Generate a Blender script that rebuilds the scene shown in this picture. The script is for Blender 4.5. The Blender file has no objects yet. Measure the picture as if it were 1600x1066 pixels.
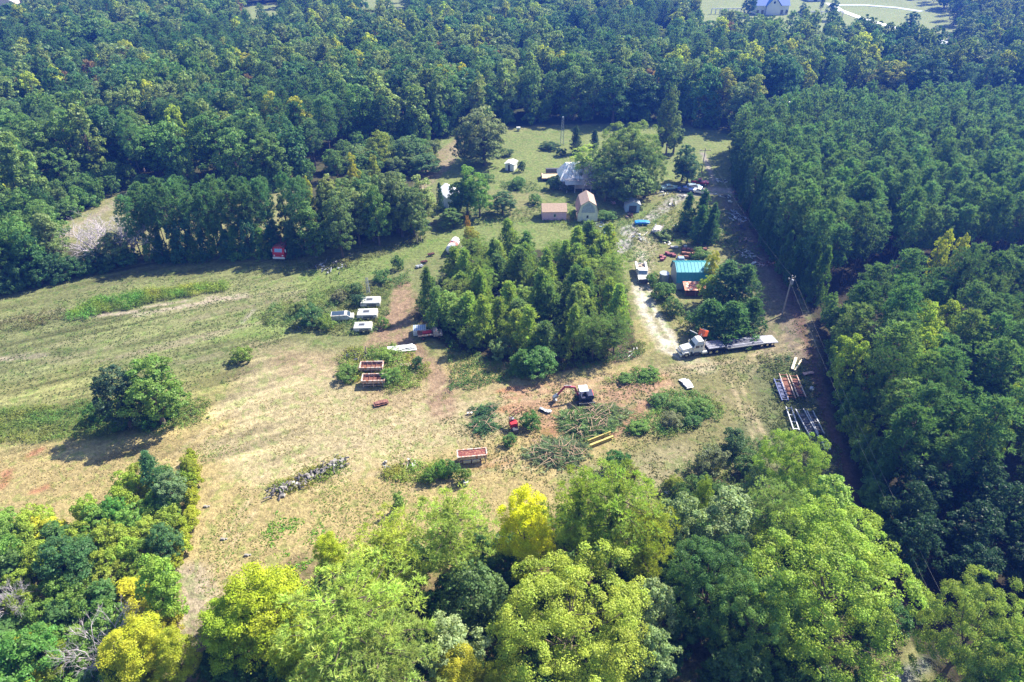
import bpy, math, random
import numpy as np
from mathutils import Vector, Matrix
PI = math.pi
scene = bpy.context.scene
COL = scene.collection

# ------------------------------------------------------------------ camera, sky, sun, exposure
F, PITCH, H = 1081.0, math.radians(35.0), 79.0
cam_d = bpy.data.cameras.new('camera')
cam = bpy.data.objects.new('camera', cam_d); COL.objects.link(cam)
cam.location = (0, 0, H); cam.rotation_euler = (math.radians(90) - PITCH, 0, 0)
cam_d.sensor_width = 36; cam_d.lens = 36 * F / 1600
cam_d.clip_start = 0.5; cam_d.clip_end = 20000
scene.camera = cam

SUN_AZ, SUN_EL = math.radians(55), math.radians(48)
world = bpy.data.worlds.new('World'); scene.world = world; world.use_nodes = True
nt = world.node_tree; nt.nodes.clear()
sky = nt.nodes.new('ShaderNodeTexSky'); sky.sky_type = 'NISHITA'; sky.sun_disc = False
sky.sun_elevation = SUN_EL; sky.sun_rotation = SUN_AZ; sky.ozone_density = 2.0
bg = nt.nodes.new('ShaderNodeBackground'); bg.inputs['Strength'].default_value = 0.098
wo = nt.nodes.new('ShaderNodeOutputWorld')
nt.links.new(sky.outputs[0], bg.inputs[0]); nt.links.new(bg.outputs[0], wo.inputs[0])
sd = bpy.data.lights.new('sun', 'SUN'); sd.energy = 5.0; sd.angle = math.radians(0.6); sd.color = (1.0, 0.92, 0.76)
sun = bpy.data.objects.new('sun', sd); COL.objects.link(sun)
S = Vector((math.sin(SUN_AZ) * math.cos(SUN_EL), math.cos(SUN_AZ) * math.cos(SUN_EL), math.sin(SUN_EL)))
sun.rotation_euler = S.to_track_quat('Z', 'Y').to_euler(); sun.location = (0, 0, 200)
vs = scene.view_settings
vs.view_transform = 'Standard'; vs.look = 'None'; vs.gamma = 1.0; vs.exposure = 1.38; vs.use_curve_mapping = False
cy = scene.cycles
cy.use_denoising = True
cy.max_bounces = 5; cy.diffuse_bounces = 2; cy.glossy_bounces = 1; cy.transmission_bounces = 3; cy.volume_bounces = 0
cy.transparent_max_bounces = 4; cy.caustics_reflective = False; cy.caustics_refractive = False

# ------------------------------------------------------------------ picture <-> ground helpers
SP, CP = math.sin(PITCH), math.cos(PITCH)
def G(u, v, h=0.0):
    """world x, y where the photograph's pixel meets the horizontal plane z = h"""
    b = (v - 533.0) / F
    t = (H - h) / (SP + b * CP)
    return (u - 800.0) / F * t, (CP - b * SP) * t
def PX(x, y, z=0.0):
    d = y * CP + (H - z) * SP
    up = y * SP - (H - z) * CP
    return 800 + F * x / d, 533 - F * up / d
def depth(x, y, z=0.0): return y * CP + (H - z) * SP

def inpoly(u, v, poly):
    u = np.asarray(u, float); v = np.asarray(v, float)
    r = np.zeros(u.shape, bool); n = len(poly); j = n - 1
    for i in range(n):
        xi, yi = poly[i]; xj, yj = poly[j]
        if yi != yj:
            c = ((yi > v) != (yj > v)) & (u < (xj - xi) * (v - yi) / (yj - yi) + xi)
            r ^= c
        j = i
    return r
def gpoly(pts): return [G(u, v) for u, v in pts]

_rs = np.random.RandomState(5)
_TAB = _rs.rand(256, 256)
def vnoise(x, y):
    xi = np.floor(x).astype(int); yi = np.floor(y).astype(int)
    fx = x - xi; fy = y - yi
    fx = fx * fx * (3 - 2 * fx); fy = fy * fy * (3 - 2 * fy)
    a = _TAB[xi & 255, yi & 255]; b = _TAB[(xi + 1) & 255, yi & 255]
    c = _TAB[xi & 255, (yi + 1) & 255]; d = _TAB[(xi + 1) & 255, (yi + 1) & 255]
    return (a * (1 - fx) + b * fx) * (1 - fy) + (c * (1 - fx) + d * fx) * fy
def fbm(x, y, sc, o=4):
    t = 0; a = 1; s = 0
    for k in range(o):
        t = t + a * vnoise(x * sc * 2 ** k + 17.3 * k, y * sc * 2 ** k + 31.7 * k); s += a; a *= .5
    return t / s

# ------------------------------------------------------------------ tags
def tag(o, label=None, cat=None, group=None, kind=None):
    if label: o['label'] = label
    if cat: o['category'] = cat
    if group: o['group'] = group
    if kind: o['kind'] = kind
    return o
def thing(name, label, cat, loc=(0, 0, 0), rz=0.0, group=None):
    o = bpy.data.objects.new(name, None); COL.objects.link(o)
    o.empty_display_size = 0.3
    o.location = loc; o.rotation_euler = (0, 0, rz)
    return tag(o, label, cat, group)

# ------------------------------------------------------------------ materials
MATS = {}
def nodes(name):
    m = bpy.data.materials.new(name); m.use_nodes = True
    t = m.node_tree; t.nodes.clear()
    return m, t, t.nodes, t.links
def mat(name, col, rough=.6, metal=0.0, var=.12, scale=3.0, dirt=None, dirt_amt=.0, spec=.5):
    """painted / metal / wooden surface with blotchy tone variation and optional rust or dirt of its own shape"""
    if name in MATS: return MATS[name]
    m, t, N, L = nodes(name)
    out = N.new('ShaderNodeOutputMaterial'); p = N.new('ShaderNodeBsdfPrincipled')
    tc = N.new('ShaderNodeTexCoord'); nz = N.new('ShaderNodeTexNoise')
    nz.inputs['Scale'].default_value = scale; nz.inputs['Detail'].default_value = 5
    L.new(tc.outputs['Object'], nz.inputs['Vector'])
    r = N.new('ShaderNodeMapRange'); r.inputs['From Min'].default_value = .3; r.inputs['From Max'].default_value = .7
    r.inputs['To Min'].default_value = 1 - var; r.inputs['To Max'].default_value = 1 + var
    L.new(nz.outputs['Fac'], r.inputs['Value'])
    mx = N.new('ShaderNodeVectorMath'); mx.operation = 'SCALE'
    mx.inputs[0].default_value = col[:3]; L.new(r.outputs[0], mx.inputs['Scale'])
    src = mx.outputs[0]
    if dirt:
        n2 = N.new('ShaderNodeTexNoise'); n2.inputs['Scale'].default_value = scale * .8; n2.inputs['Detail'].default_value = 6
        n2.inputs['Distortion'].default_value = .6
        mp = N.new('ShaderNodeMapping'); mp.inputs['Location'].default_value = (7, 3, 1)
        L.new(tc.outputs['Object'], mp.inputs[0]); L.new(mp.outputs[0], n2.inputs['Vector'])
        r2 = N.new('ShaderNodeMapRange'); r2.inputs['From Min'].default_value = .62 - dirt_amt * .35
        r2.inputs['From Max'].default_value = .70 - dirt_amt * .35
        L.new(n2.outputs['Fac'], r2.inputs['Value'])
        mm = N.new('ShaderNodeMix'); mm.data_type = 'RGBA'
        L.new(r2.outputs[0], mm.inputs[0]); L.new(src, mm.inputs[6]); mm.inputs[7].default_value = (*dirt, 1)
        src = mm.outputs[2]
    L.new(src, p.inputs['Base Color'])
    p.inputs['Roughness'].default_value = rough; p.inputs['Metallic'].default_value = metal
    p.inputs['Specular IOR Level'].default_value = spec
    L.new(p.outputs[0], out.inputs[0]); MATS[name] = m
    return m

def leaf_mat(name, instancer=False, trans=.45, gloss=.01, vary=.42, hue=.022):
    if name in MATS: return MATS[name]
    m, t, N, L = nodes(name)
    out = N.new('ShaderNodeOutputMaterial')
    if instancer:
        a = N.new('ShaderNodeAttribute'); a.attribute_type = 'INSTANCER'; a.attribute_name = 'tint'; base = a.outputs['Color']
    else:
        a = N.new('ShaderNodeObjectInfo'); base = a.outputs['Color']
    at = N.new('ShaderNodeAttribute'); at.attribute_type = 'GEOMETRY'; at.attribute_name = 'rnd'
    hs = N.new('ShaderNodeHueSaturation')
    r = N.new('ShaderNodeMapRange'); r.inputs['To Min'].default_value = 1 - vary; r.inputs['To Max'].default_value = 1 + vary
    L.new(at.outputs['Fac'], r.inputs['Value']); L.new(r.outputs[0], hs.inputs['Value'])
    at2 = N.new('ShaderNodeAttribute'); at2.attribute_type = 'GEOMETRY'; at2.attribute_name = 'rnd2'
    r2 = N.new('ShaderNodeMapRange'); r2.inputs['To Min'].default_value = .5 - hue * .6; r2.inputs['To Max'].default_value = .5 + hue
    L.new(at2.outputs['Fac'], r2.inputs['Value']); L.new(r2.outputs[0], hs.inputs['Hue'])
    L.new(base, hs.inputs['Color'])
    d = N.new('ShaderNodeBsdfDiffuse'); tr = N.new('ShaderNodeBsdfTranslucent'); g = N.new('ShaderNodeBsdfGlossy')
    g.inputs['Roughness'].default_value = .45; g.inputs['Color'].default_value = (1, 1, 1, 1)
    L.new(hs.outputs[0], d.inputs['Color'])
    ty = N.new('ShaderNodeMix'); ty.data_type = 'RGBA'; ty.blend_type = 'MULTIPLY'; ty.inputs[0].default_value = 1
    L.new(hs.outputs[0], ty.inputs[6]); ty.inputs[7].default_value = (1.25, 1.15, .6, 1)
    L.new(ty.outputs[2], tr.inputs['Color'])
    m1 = N.new('ShaderNodeMixShader'); m1.inputs[0].default_value = trans
    L.new(d.outputs[0], m1.inputs[1]); L.new(tr.outputs[0], m1.inputs[2])
    m2 = N.new('ShaderNodeMixShader'); m2.inputs[0].default_value = gloss
    L.new(m1.outputs[0], m2.inputs[1]); L.new(g.outputs[0], m2.inputs[2])
    L.new(m2.outputs[0], out.inputs[0]); MATS[name] = m
    return m
LEAF = leaf_mat('foliage'); LEAF_I = leaf_mat('foliage_far', True)
BARK = mat('bark', (.13, .10, .075), .9, var=.4, scale=4)
BARKG = mat('grey_bark', (.44, .40, .44), .9, var=.3, scale=3)

# ------------------------------------------------------------------ fast mesh building from numpy arrays
def np_mesh(name, groups, mats):
    """groups: list of (verts Nx3, faces MxK, material index, rnd M or None, rnd2)"""
    vs_, loops, starts, mi, rn, rn2 = [], [], [], [], [], []
    off = 0; ls = 0
    for V, Fc, k, r, r2 in groups:
        V = np.asarray(V, np.float32).reshape(-1, 3); Fc = np.asarray(Fc, np.int32)
        vs_.append(V); loops.append((Fc + off).ravel())
        n, kk = Fc.shape
        starts.append(ls + np.arange(n, dtype=np.int32) * kk); ls += n * kk
        mi.append(np.full(n, k, np.int32))
        rn.append(np.full(n, .5, np.float32) if r is None else np.asarray(r, np.float32))
        rn2.append(np.full(n, .5, np.float32) if r2 is None else np.asarray(r2, np.float32))
        off += len(V)
    V = np.concatenate(vs_); Lp = np.concatenate(loops); st = np.concatenate(starts)
    me = bpy.data.meshes.new(name)
    me.vertices.add(len(V)); me.vertices.foreach_set('co', V.ravel())
    me.loops.add(len(Lp)); me.loops.foreach_set('vertex_index', Lp)
    me.polygons.add(len(st)); me.polygons.foreach_set('loop_start', st)
    me.polygons.foreach_set('material_index', np.concatenate(mi))
    a = me.attributes.new('rnd', 'FLOAT', 'FACE'); a.data.foreach_set('value', np.concatenate(rn))
    a = me.attributes.new('rnd2', 'FLOAT', 'FACE'); a.data.foreach_set('value', np.concatenate(rn2))
    for m in mats: me.materials.append(m)
    me.update(calc_edges=True)
    return me

def nrm(a): return a / np.maximum(np.linalg.norm(a, axis=-1, keepdims=True), 1e-6)
def quads(C, Nn, Sz, rs, aspect=.7):
    """leaf quads: centre, normal, size"""
    n = len(C); r = nrm(rs.normal(size=(n, 3)))
    T = nrm(np.cross(Nn, r)); B = np.cross(Nn, T)
    T = T * Sz[:, None] * .5; B = B * (Sz * aspect)[:, None] * .5
    V = np.stack([C - T, C - B * .9, C + T, C + B], 1).reshape(-1, 3)
    return V, np.arange(n * 4).reshape(n, 4)
def blades(C, D, Ln, W, rs):
    """needle blades: thin triangles from C along D"""
    n = len(C); r = nrm(rs.normal(size=(n, 3)))
    T = nrm(np.cross(D, r)) * (W[:, None] * .5)
    V = np.stack([C - T, C + T, C + D * Ln[:, None]], 1).reshape(-1, 3)
    return V, np.arange(n * 3).reshape(n, 3)
def tube_np(P, R, k=6):
    """tube along a polyline P (n,3) with radii R -> verts, quads"""
    P = np.asarray(P, float); n = len(P); R = np.asarray(R, float)
    D = nrm(np.gradient(P, axis=0)); ref = np.array([0, 1.0, 0]) if abs(D[0][2]) > .7 else np.array([0, 0, 1.0])
    U = nrm(np.cross(D, ref)); W = np.cross(D, U)
    a = np.arange(k) / k * 2 * PI
    V = P[:, None, :] + R[:, None, None] * (np.cos(a)[None, :, None] * U[:, None, :] + np.sin(a)[None, :, None] * W[:, None, :])
    V = V.reshape(-1, 3); Fc = []
    for i in range(n - 1):
        for j in range(k):
            Fc.append((i * k + j, i * k + (j + 1) % k, (i + 1) * k + (j + 1) % k, (i + 1) * k + j))
    return V, np.array(Fc)
def join_tubes(tubes):
    Vs, Fs, o = [], [], 0
    for V, Fc in tubes:
        Vs.append(V); Fs.append(Fc + o); o += len(V)
    return np.concatenate(Vs), np.concatenate(Fs)

def clump_leaves(rs, C, r, ctr, n, size, squash=.8, up=.25):
    """n leaves over each clump (centres C, radii r)"""
    m = len(C)
    out = nrm(C - ctr)
    d = nrm(rs.normal(size=(m, n, 3)) + out[:, None, :] * .75 + np.array([0, 0, up]))
    rad = r[:, None] * (.55 + .5 * rs.rand(m, n))
    off = d * rad[..., None]; off[..., 2] *= squash
    P = (C[:, None, :] + off).reshape(-1, 3)
    Nn = nrm(d.reshape(-1, 3) * .9 + rs.normal(size=(m * n, 3)) * .55 + np.array([0, 0, .25]))
    sz = size * (.65 + .7 * rs.rand(m * n))
    cr = rs.rand(m)
    rnd = np.clip(.5 * np.repeat(cr, n) + .5 * rs.rand(m * n), 0, 1)
    rnd2 = np.clip(.6 * np.repeat(rs.rand(m), n) + .4 * rs.rand(m * n), 0, 1)
    V, Q = quads(P, Nn, sz, rs)
    return V, Q, rnd, rnd2

def limbs(rs, Ht, tops, r0, z_first, k=6, lean=0.0):
    """trunk with limbs that reach out to the points in `tops`"""
    n = 7; z = np.linspace(0, 1, n)
    P = np.stack([lean * z ** 1.5 + .15 * np.sin(z * 5 + rs.rand() * 6) * z, .15 * np.cos(z * 4 + rs.rand() * 6) * z, z * Ht], 1)
    tubes = [tube_np(P, r0 * (1 - .85 * z) * (1 + .5 * np.exp(-z * 18)), k + 1)]
    for t in tops:
        zt = max(z_first, min(Ht * .92, t[2] * (.45 + .3 * rs.rand())))
        b = np.array([np.interp(zt, P[:, 2], P[:, 0]), np.interp(zt, P[:, 2], P[:, 1]), zt])
        mid = b * .5 + t * .5 + np.array([0, 0, -.08 * np.linalg.norm(t - b)]) + rs.normal(size=3) * .15
        rr = r0 * (1 - .8 * zt / Ht) * .45
        tubes.append(tube_np([b, mid, t], [rr, rr * .6, rr * .18], 5))
    return join_tubes(tubes)

def broad_tree(seed, Ht=18, R=7.5, z0=3.5, nl=9, ncl=220, lpc=70, leaf=.42, rc=1.15, taper=.0, r0=.38):
    """round lobed broadleaf crown: returns (crown groups, trunk verts/faces)"""
    rs = np.random.RandomState(seed)
    Hc = Ht - z0; ctr = np.array([0, 0, z0 + Hc * .45])
    lob, lr = [], []
    for i in range(nl):
        a = i * 2.399 + rs.rand() * .6; t = (i + .5) / nl
        z = z0 + Hc * (.18 + .66 * t)
        env = math.sqrt(max(.05, 1 - ((z - ctr[2]) / (Hc * .56)) ** 2)) * (1 - taper * max(0, (z - z0) / Hc))
        rad = R * env * (.50 + .12 * rs.rand())
        lob.append([math.cos(a) * rad, math.sin(a) * rad, z]); lr.append(R * (.36 + .16 * rs.rand()) * (1 - taper * .4 * t))
    lob.append([0, 0, Ht - R * .42]); lr.append(R * .40)
    lob.append([0, 0, ctr[2]]); lr.append(R * .55)
    lob = np.array(lob); lr = np.array(lr)
    C = []
    w = lr ** 2 / (lr ** 2).sum()
    while len(C) < ncl:
        i = rs.choice(len(lob), p=w)
        d = rs.normal(size=3); d[2] += .25; d /= np.linalg.norm(d)
        p = lob[i] + d * lr[i] * np.array([1, 1, .9]) * (.86 + .22 * rs.rand())
        if p[2] < z0 * .8: continue
        dd = np.linalg.norm(lob - p, axis=1) / lr
        if dd.min() < .62: continue
        C.append(p)
    C = np.array(C); r = rc * (.6 + .75 * rs.rand(len(C)))
    V, Q, a, b = clump_leaves(rs, C, r, ctr, lpc, leaf)
    TV, TF = limbs(rs, Ht * .86, list(lob[:-1]) + [C[i] for i in range(0, len(C), max(1, len(C) // 14))], r0, z0 * .8)
    return (V, Q, a, b), (TV, TF)

def pine_tree(seed, Ht=19, R=2.9, base=.42, lev=13, per=5, cpb=2, tufts=16, blade=5, ln=.55, w=.12, rc=.75, r0=.22, shape='round', lean=0):
    """pine: whorls of branches carrying rounded tufts of needles"""
    rs = np.random.RandomState(seed)
    C, rad, tips = [], [], []
    zb = Ht * base
    for i in range(lev):
        t = (i + rs.rand() * .5) / lev
        z = zb + (Ht - zb - .4) * t
        if shape == 'round': pr = math.sqrt(max(0.03, 1 - (max(0, t - .30) / .72) ** 2)) * (.62 + .38 * min(1, t / .25))
        elif shape == 'cone': pr = (1 - t) ** .85 * (.8 + .2 * min(1, t / .2)) * (.85 + .3 * rs.rand()) + .05
        else: pr = math.sqrt(max(.03, 1 - (max(0, t - .45) / .58) ** 2)) * (.45 + .55 * min(1, t / .4))
        nb = per + (1 if rs.rand() > .5 else 0)
        a0 = rs.rand() * 6.28
        for k in range(nb):
            a = a0 + k * 6.283 / nb + rs.normal() * .25
            L_ = R * pr * (.7 + .45 * rs.rand())
            rise = L_ * (.10 + .45 * t) + rs.normal() * .15
            tip = np.array([math.cos(a) * L_ + lean * z / Ht, math.sin(a) * L_, z + rise * .6])
            bs = np.array([lean * z / Ht, 0, z - .2])
            if rs.rand() < .6: tips.append((bs, tip))
            for q in range(cpb):
                s = 1 - q * (.42 + .1 * rs.rand())
                p = bs + (tip - bs) * s; p = p + rs.normal(size=3) * .18
                C.append(p); rad.append(rc * (.7 + .6 * rs.rand()) * (.75 + .25 * s) * (.65 if t > .93 else 1))
    C.append(np.array([lean, 0, Ht - .2])); rad.append(rc * .6)
    C = np.array(C); rad = np.array(rad); m = len(C)
    out = nrm(C - np.array([0, 0, zb + (Ht - zb) * .35]))
    d = nrm(rs.normal(size=(m, tufts, 3)) + out[:, None, :] * .5 + np.array([0, 0, .55]))
    off = d * (rad[:, None] * (.35 + .65 * rs.rand(m, tufts)))[..., None]; off[..., 2] *= .75
    P = (C[:, None, :] + off).reshape(-1, 3); D = d.reshape(-1, 3)
    nT = len(P)
    P2 = np.repeat(P, blade, 0); D2 = nrm(np.repeat(D, blade, 0) * .9 + rs.normal(size=(nT * blade, 3)) * .62 + np.array([0, 0, .15]))
    n = len(P2)
    V, Tq = blades(P2 - D2 * ln * .15, D2, ln * (.7 + .5 * rs.rand(n)), np.full(n, w) * (.7 + .6 * rs.rand(n)), rs)
    cr = np.repeat(rs.rand(m), tufts * blade)
    rnd = np.clip(.5 * cr + .5 * np.repeat(rs.rand(nT), blade), 0, 1)
    rnd2 = np.clip(.7 * cr[::-1] + .3 * rs.rand(n), 0, 1)
    z = np.linspace(0, 1, 7)
    tubes = [tube_np(np.stack([lean * z, .1 * np.sin(z * 5), z * (Ht - .6)], 1), r0 * (1 - .82 * z), 7)]
    for b, tp in tips:
        tubes.append(tube_np([b, (b + tp) / 2 - np.array([0, 0, .1]), tp], [r0 * .28, r0 * .2, r0 * .07], 4))
    return (V, Tq, rnd, rnd2), join_tubes(tubes)

def bare_tree(seed, Ht=10, R=4.5):
    rs = np.random.RandomState(seed); tubes = []
    def grow(p, d, L_, r, lv):
        q = p + d * L_; mid = (p + q) / 2 + rs.normal(size=3) * L_ * .06
        tubes.append(tube_np([p, mid, q], [r, r * .8, r * .55], 5 if lv < 2 else 3))
        if lv >= 5: return
        for k in range(3 if lv < 4 else 4):
            nd = nrm(d + rs.normal(size=3) * .55 + np.array([0, 0, .08]))
            grow(p + d * L_ * (.4 + .6 * rs.rand()), nd, L_ * (.62 + .22 * rs.rand()), r * .56, lv + 1)
    grow(np.zeros(3), np.array([0, 0, 1.0]), Ht * .2, .2, 0)
    for a in range(6):
        an = a * 1.05
        grow(np.array([0, 0, Ht * .1]), nrm(np.array([math.cos(an) * .75, math.sin(an) * .75, 1.0])), Ht * .32, .13, 1)
    return join_tubes(tubes)

# ------------------------------------------------------------------ tree variants (meshes shared by the copies)
VAR = {}
LF = {'pine': 1.9, 'young': 1.7, 'bigpine': 1.5, 'mid': 1.45, 'oak': 1.4, 'poplar': 1.35, 'tall': 1.4, 'bush': 1.4, 'sapling': 1.3, 'cedar': 1.2}
def add_var(key, gen, bark=BARK):
    (V, Q, a, b), (TV, TF) = gen
    VAR[key] = (np_mesh(key + '_crown', [(V, Q, 0, a, b)], [LEAF]), np_mesh(key + '_trunk', [(TV, TF, 0, None, None)], [bark]))
def zmax(key): return max(v.co.z for v in VAR[key][0].vertices)
for i in range(3): add_var('oak%d' % i, broad_tree(10 + i, 18, 7.6, 2.0, 14, 350, 175, .20, .84))
for i in range(2): add_var('poplar%d' % i, broad_tree(20 + i, 17, 4.2, 1.2, 10, 250, 140, .20, .8, .35, .26))
for i in range(4): add_var('mid%d' % i, broad_tree(30 + i, 18, 5.6, .9, 9, 170, 60, .48, 1.0, .15))
for i in range(3): add_var('tall%d' % i, broad_tree(40 + i, 21, 4.6, 1.2, 10, 170, 60, .48, .95, .3))
for i in range(3): add_var('bigpine%d' % i, pine_tree(50 + i, 20, 5.4, .35, 13, 6, 3, 26, 7, .5, .085, 1.0, .34, 'open'))
for i in range(5): add_var('pine%d' % i, pine_tree(60 + i, 19, 3.1, .40, 12, 5, 2, 15, 5, .62, .17, .85))
for i in range(4): add_var('young%d' % i, pine_tree(70 + i, 9, 2.7, .05, 11, 5, 2, 14, 5, .55, .16, .72, .13, 'cone'))
for i in range(4): add_var('bush%d' % i, broad_tree(80 + i, 3.0, 1.9, .15, 7, 95, 60, .19, .42, 0, .08))
for i in range(2): add_var('sapling%d' % i, broad_tree(90 + i, 6.5, 1.5, .3, 7, 70, 45, .28, .50, .45, .08))
add_var('cedar0', pine_tree(95, 8, 1.9, .04, 13, 7, 2, 16, 5, .34, .12, .5, .12, 'cone'))
BARE = np_mesh('bare_branches', [(*bare_tree(99), 0, None, None)], [BARKG])
NH = {'oak': 18, 'poplar': 17, 'mid': 18, 'tall': 21, 'bigpine': 20, 'pine': 19, 'young': 9, 'bush': 3, 'sapling': 6.5, 'cedar': 8}
NR = {'oak': 7.9, 'poplar': 4.3, 'mid': 6.0, 'tall': 4.9, 'bigpine': 5.6, 'pine': 3.4, 'young': 2.9, 'bush': 2.1, 'sapling': 1.7, 'cedar': 2.1}
CNT = {'oak': 3, 'poplar': 2, 'mid': 4, 'tall': 3, 'bigpine': 3, 'pine': 5, 'young': 4, 'bush': 4, 'sapling': 2, 'cedar': 1}
NAME = {'oak': 'broadleaf_tree', 'poplar': 'broadleaf_tree', 'mid': 'broadleaf_tree', 'tall': 'broadleaf_tree', 'bigpine': 'pine_tree',
        'pine': 'pine_tree', 'young': 'young_pine', 'bush': 'bush', 'sapling': 'sapling', 'cedar': 'cedar_tree'}
CAT = {'broadleaf_tree': 'tree', 'pine_tree': 'pine tree', 'young_pine': 'young pine', 'bush': 'bush', 'sapling': 'sapling', 'cedar_tree': 'cedar'}
R_ = random.Random(11)

def place(kind, x, y, h, r, col, label, group=None, z=0.0, rz=None):
    k = R_.randrange(CNT[kind]); cm, tm = VAR['%s%d' % (kind, k)]
    nm = NAME[kind]
    t = thing(nm, label, CAT[nm], (x, y, z), R_.random() * 6.28 if rz is None else rz, group)
    s = r / NR[kind]; t.scale = (s, s, h / NH[kind])
    for n_, me in (('trunk', tm), ('crown', cm)):
        o = bpy.data.objects.new(n_, me); COL.objects.link(o); o.parent = t
        if n_ == 'crown': o.color = (*[min(.85, q * LF.get(kind, 1.0)) for q in col], 1)
    return t
def jit(c, a=.18, hv=.08):
    k = 1 + R_.uniform(-a, a); return (c[0] * k * (1 + R_.uniform(-hv, hv)), c[1] * k, c[2] * k * (1 + R_.uniform(-hv, hv)))
# leaf colours (linear reflectance)
DK = (.055, .12, .045); PINE = (.085, .155, .06); GRN = (.105, .19, .05); OLV = (.14, .20, .07)
YG = (.28, .34, .05); YEL = (.31, .37, .025); LIME = (.20, .28, .035); PALE = (.17, .23, .085); BRN = (.16, .12, .06); SAGE = (.13, .17, .09)
ORG = (.30, .19, .03)
def ctop(u, v, h, frac=.97):
    """ground point of a tree whose top shows at pixel (u, v)"""
    return G(u, v, h * frac)
def top_tree(kind, u, v, h, wpx, col, label, group=None):
    x, y = ctop(u, v, h); x2, y2 = x, y
    s = F / depth(x, y, h * .7)
    r = wpx / s / 2
    y2 = y - r * .25
    return place(kind, x2, y2, h, r, col, label, group)
def base_tree(kind, u, v, h, wpx, col, label, group=None):
    x, y = G(u, v); s = F / depth(x, y, h * .5)
    return place(kind, x, y, h, wpx / s / 2, col, label, group)

# ---- forests filled by region
specs = []          # kind, x, y, h, r, col, label, group
def scatter(poly, sp, rnd, xr=None, yr=None):
    xs = [p[0] for p in poly]; ys = [p[1] for p in poly]
    pts = []
    y = min(ys); row = 0
    while y < max(ys):
        x = min(xs) + (row % 2) * sp * .5
        while x < max(xs):
            pts.append((x + rnd.uniform(-.36, .36) * sp, y + rnd.uniform(-.36, .36) * sp)); x += sp
        y += sp * .866; row += 1
    P = np.array(pts); m = inpoly(P[:, 0], P[:, 1], poly)
    return P[m]
rf = random.Random(3)
BACK = [(-400, 440), (0, 352), (70, 338), (130, 300), (190, 278), (250, 294), (420, 298), (470, 288), (510, 262), (560, 240), (640, 222), (690, 212),
        (800, 196), (900, 191), (1030, 189), (1060, 198), (1140, 208), (1180, 188), (1300, 172), (1700, 172), (2300, 190)]
HOLES = [[(1075, -20), (1082, 76), (1300, 80), (1360, 96), (1440, 104), (1470, 138), (1500, 135), (1500, 50), (1440, 0), (1300, -30)],
         [(-90, -30), (60, -14), (64, 50), (-90, 66)], [(380, 6), (445, 6), (445, 68), (380, 70)], [(560, -6), (630, -6), (640, 58), (566, 60)],
         [(1018, 60), (1044, 60), (1044, 92), (1018, 92)], [(1205, 185), (1236, 185), (1236, 215), (1205, 215)], [(820,-2),(900,-2),(900,12),(820,12)]]
bu = np.array([b[0] for b in BACK]); bv = np.array([b[1] for b in BACK])
def far_ok(x, y, slack=0):
    u, v = PX(x, y)
    ok = v < np.interp(u, bu, bv) - slack
    for hp in HOLES: ok &= ~inpoly(u, v, hp)
    return ok
pts = []
yy = 120.0
while yy < 760:
    sp = 8.0 if yy < 300 else 9.2 if yy < 450 else 11
    xx = -420 + rf.random() * sp
    while xx < 420:
        pts.append((xx + rf.uniform(-.38, .38) * sp, yy + rf.uniform(-.38, .38) * sp)); xx += sp
    yy += sp * .87
P = np.array(pts); u, v = PX(P[:, 0], P[:, 1])
m = far_ok(P[:, 0], P[:, 1]) & (u > -300) & (u < 1900)
P = P[m]
pn = fbm(P[:, 0], P[:, 1], 1 / 45., 3); pn2 = fbm(P[:, 0] + 300, P[:, 1] - 80, 1 / 30., 3)
for (x, y), a, b in zip(P, pn, pn2):
    u, v = PX(x, y); q = rf.random()
    front = v > np.interp(u, bu, bv) - 14
    if a > .64 or (600 < u < 800 and -10 < v < 60) :
        specs.append(('pine', x, y, rf.uniform(15, 20), rf.uniform(2.7, 3.6), jit(PINE if q < .7 else DK), 'F')); continue
    if q < .08: kind, col, h, r = 'tall', YG, rf.uniform(17, 22), rf.uniform(3.4, 5.0)
    elif q < .26: kind, col, h, r = 'tall', (.17, .24, .07), rf.uniform(18, 23), rf.uniform(3.6, 5.2)
    elif q < .29: kind, col, h, r = 'mid', BRN, rf.uniform(13, 17), rf.uniform(3, 4.5)
    elif q < .70: kind, col, h, r = 'mid', (GRN if b > .5 else (.065, .14, .05)), rf.uniform(13, 21), rf.uniform(4.4, 8.2)
    elif q < .85: kind, col, h, r = 'mid', OLV, rf.uniform(15, 20), rf.uniform(5, 8)
    else: kind, col, h, r = 'pine', PINE, rf.uniform(16, 20), rf.uniform(2.8, 3.8)
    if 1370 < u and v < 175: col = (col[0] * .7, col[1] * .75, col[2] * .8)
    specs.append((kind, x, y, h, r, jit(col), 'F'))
    if front:
        specs.append(('bush', x + rf.uniform(-4, 4), y - rf.uniform(0, 3), rf.uniform(5, 9), rf.uniform(2.5, 3.6), jit(GRN), 'E'))
    if front and rf.random() < .7:
        specs.append(('bush', x + rf.uniform(-3, 3), y - rf.uniform(2, 4), rf.uniform(3, 5), rf.uniform(2, 3.2), jit(GRN), 'E'))
# left thicket in front of the strip
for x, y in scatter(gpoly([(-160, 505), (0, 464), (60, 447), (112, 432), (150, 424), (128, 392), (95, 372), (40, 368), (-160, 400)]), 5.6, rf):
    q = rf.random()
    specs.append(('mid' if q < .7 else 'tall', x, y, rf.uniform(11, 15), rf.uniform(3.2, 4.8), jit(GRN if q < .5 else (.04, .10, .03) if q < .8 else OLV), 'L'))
# bushes along the strip's far side
for x, y in scatter(gpoly([(40, 352), (100, 342), (175, 308), (215, 282), (190, 268), (120, 292), (40, 335)]), 4.6, rf):
    specs.append(('bush', x, y, rf.uniform(4, 6), rf.uniform(2.6, 3.8), jit(GRN if rf.random() < .7 else OLV), 'S'))
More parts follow.
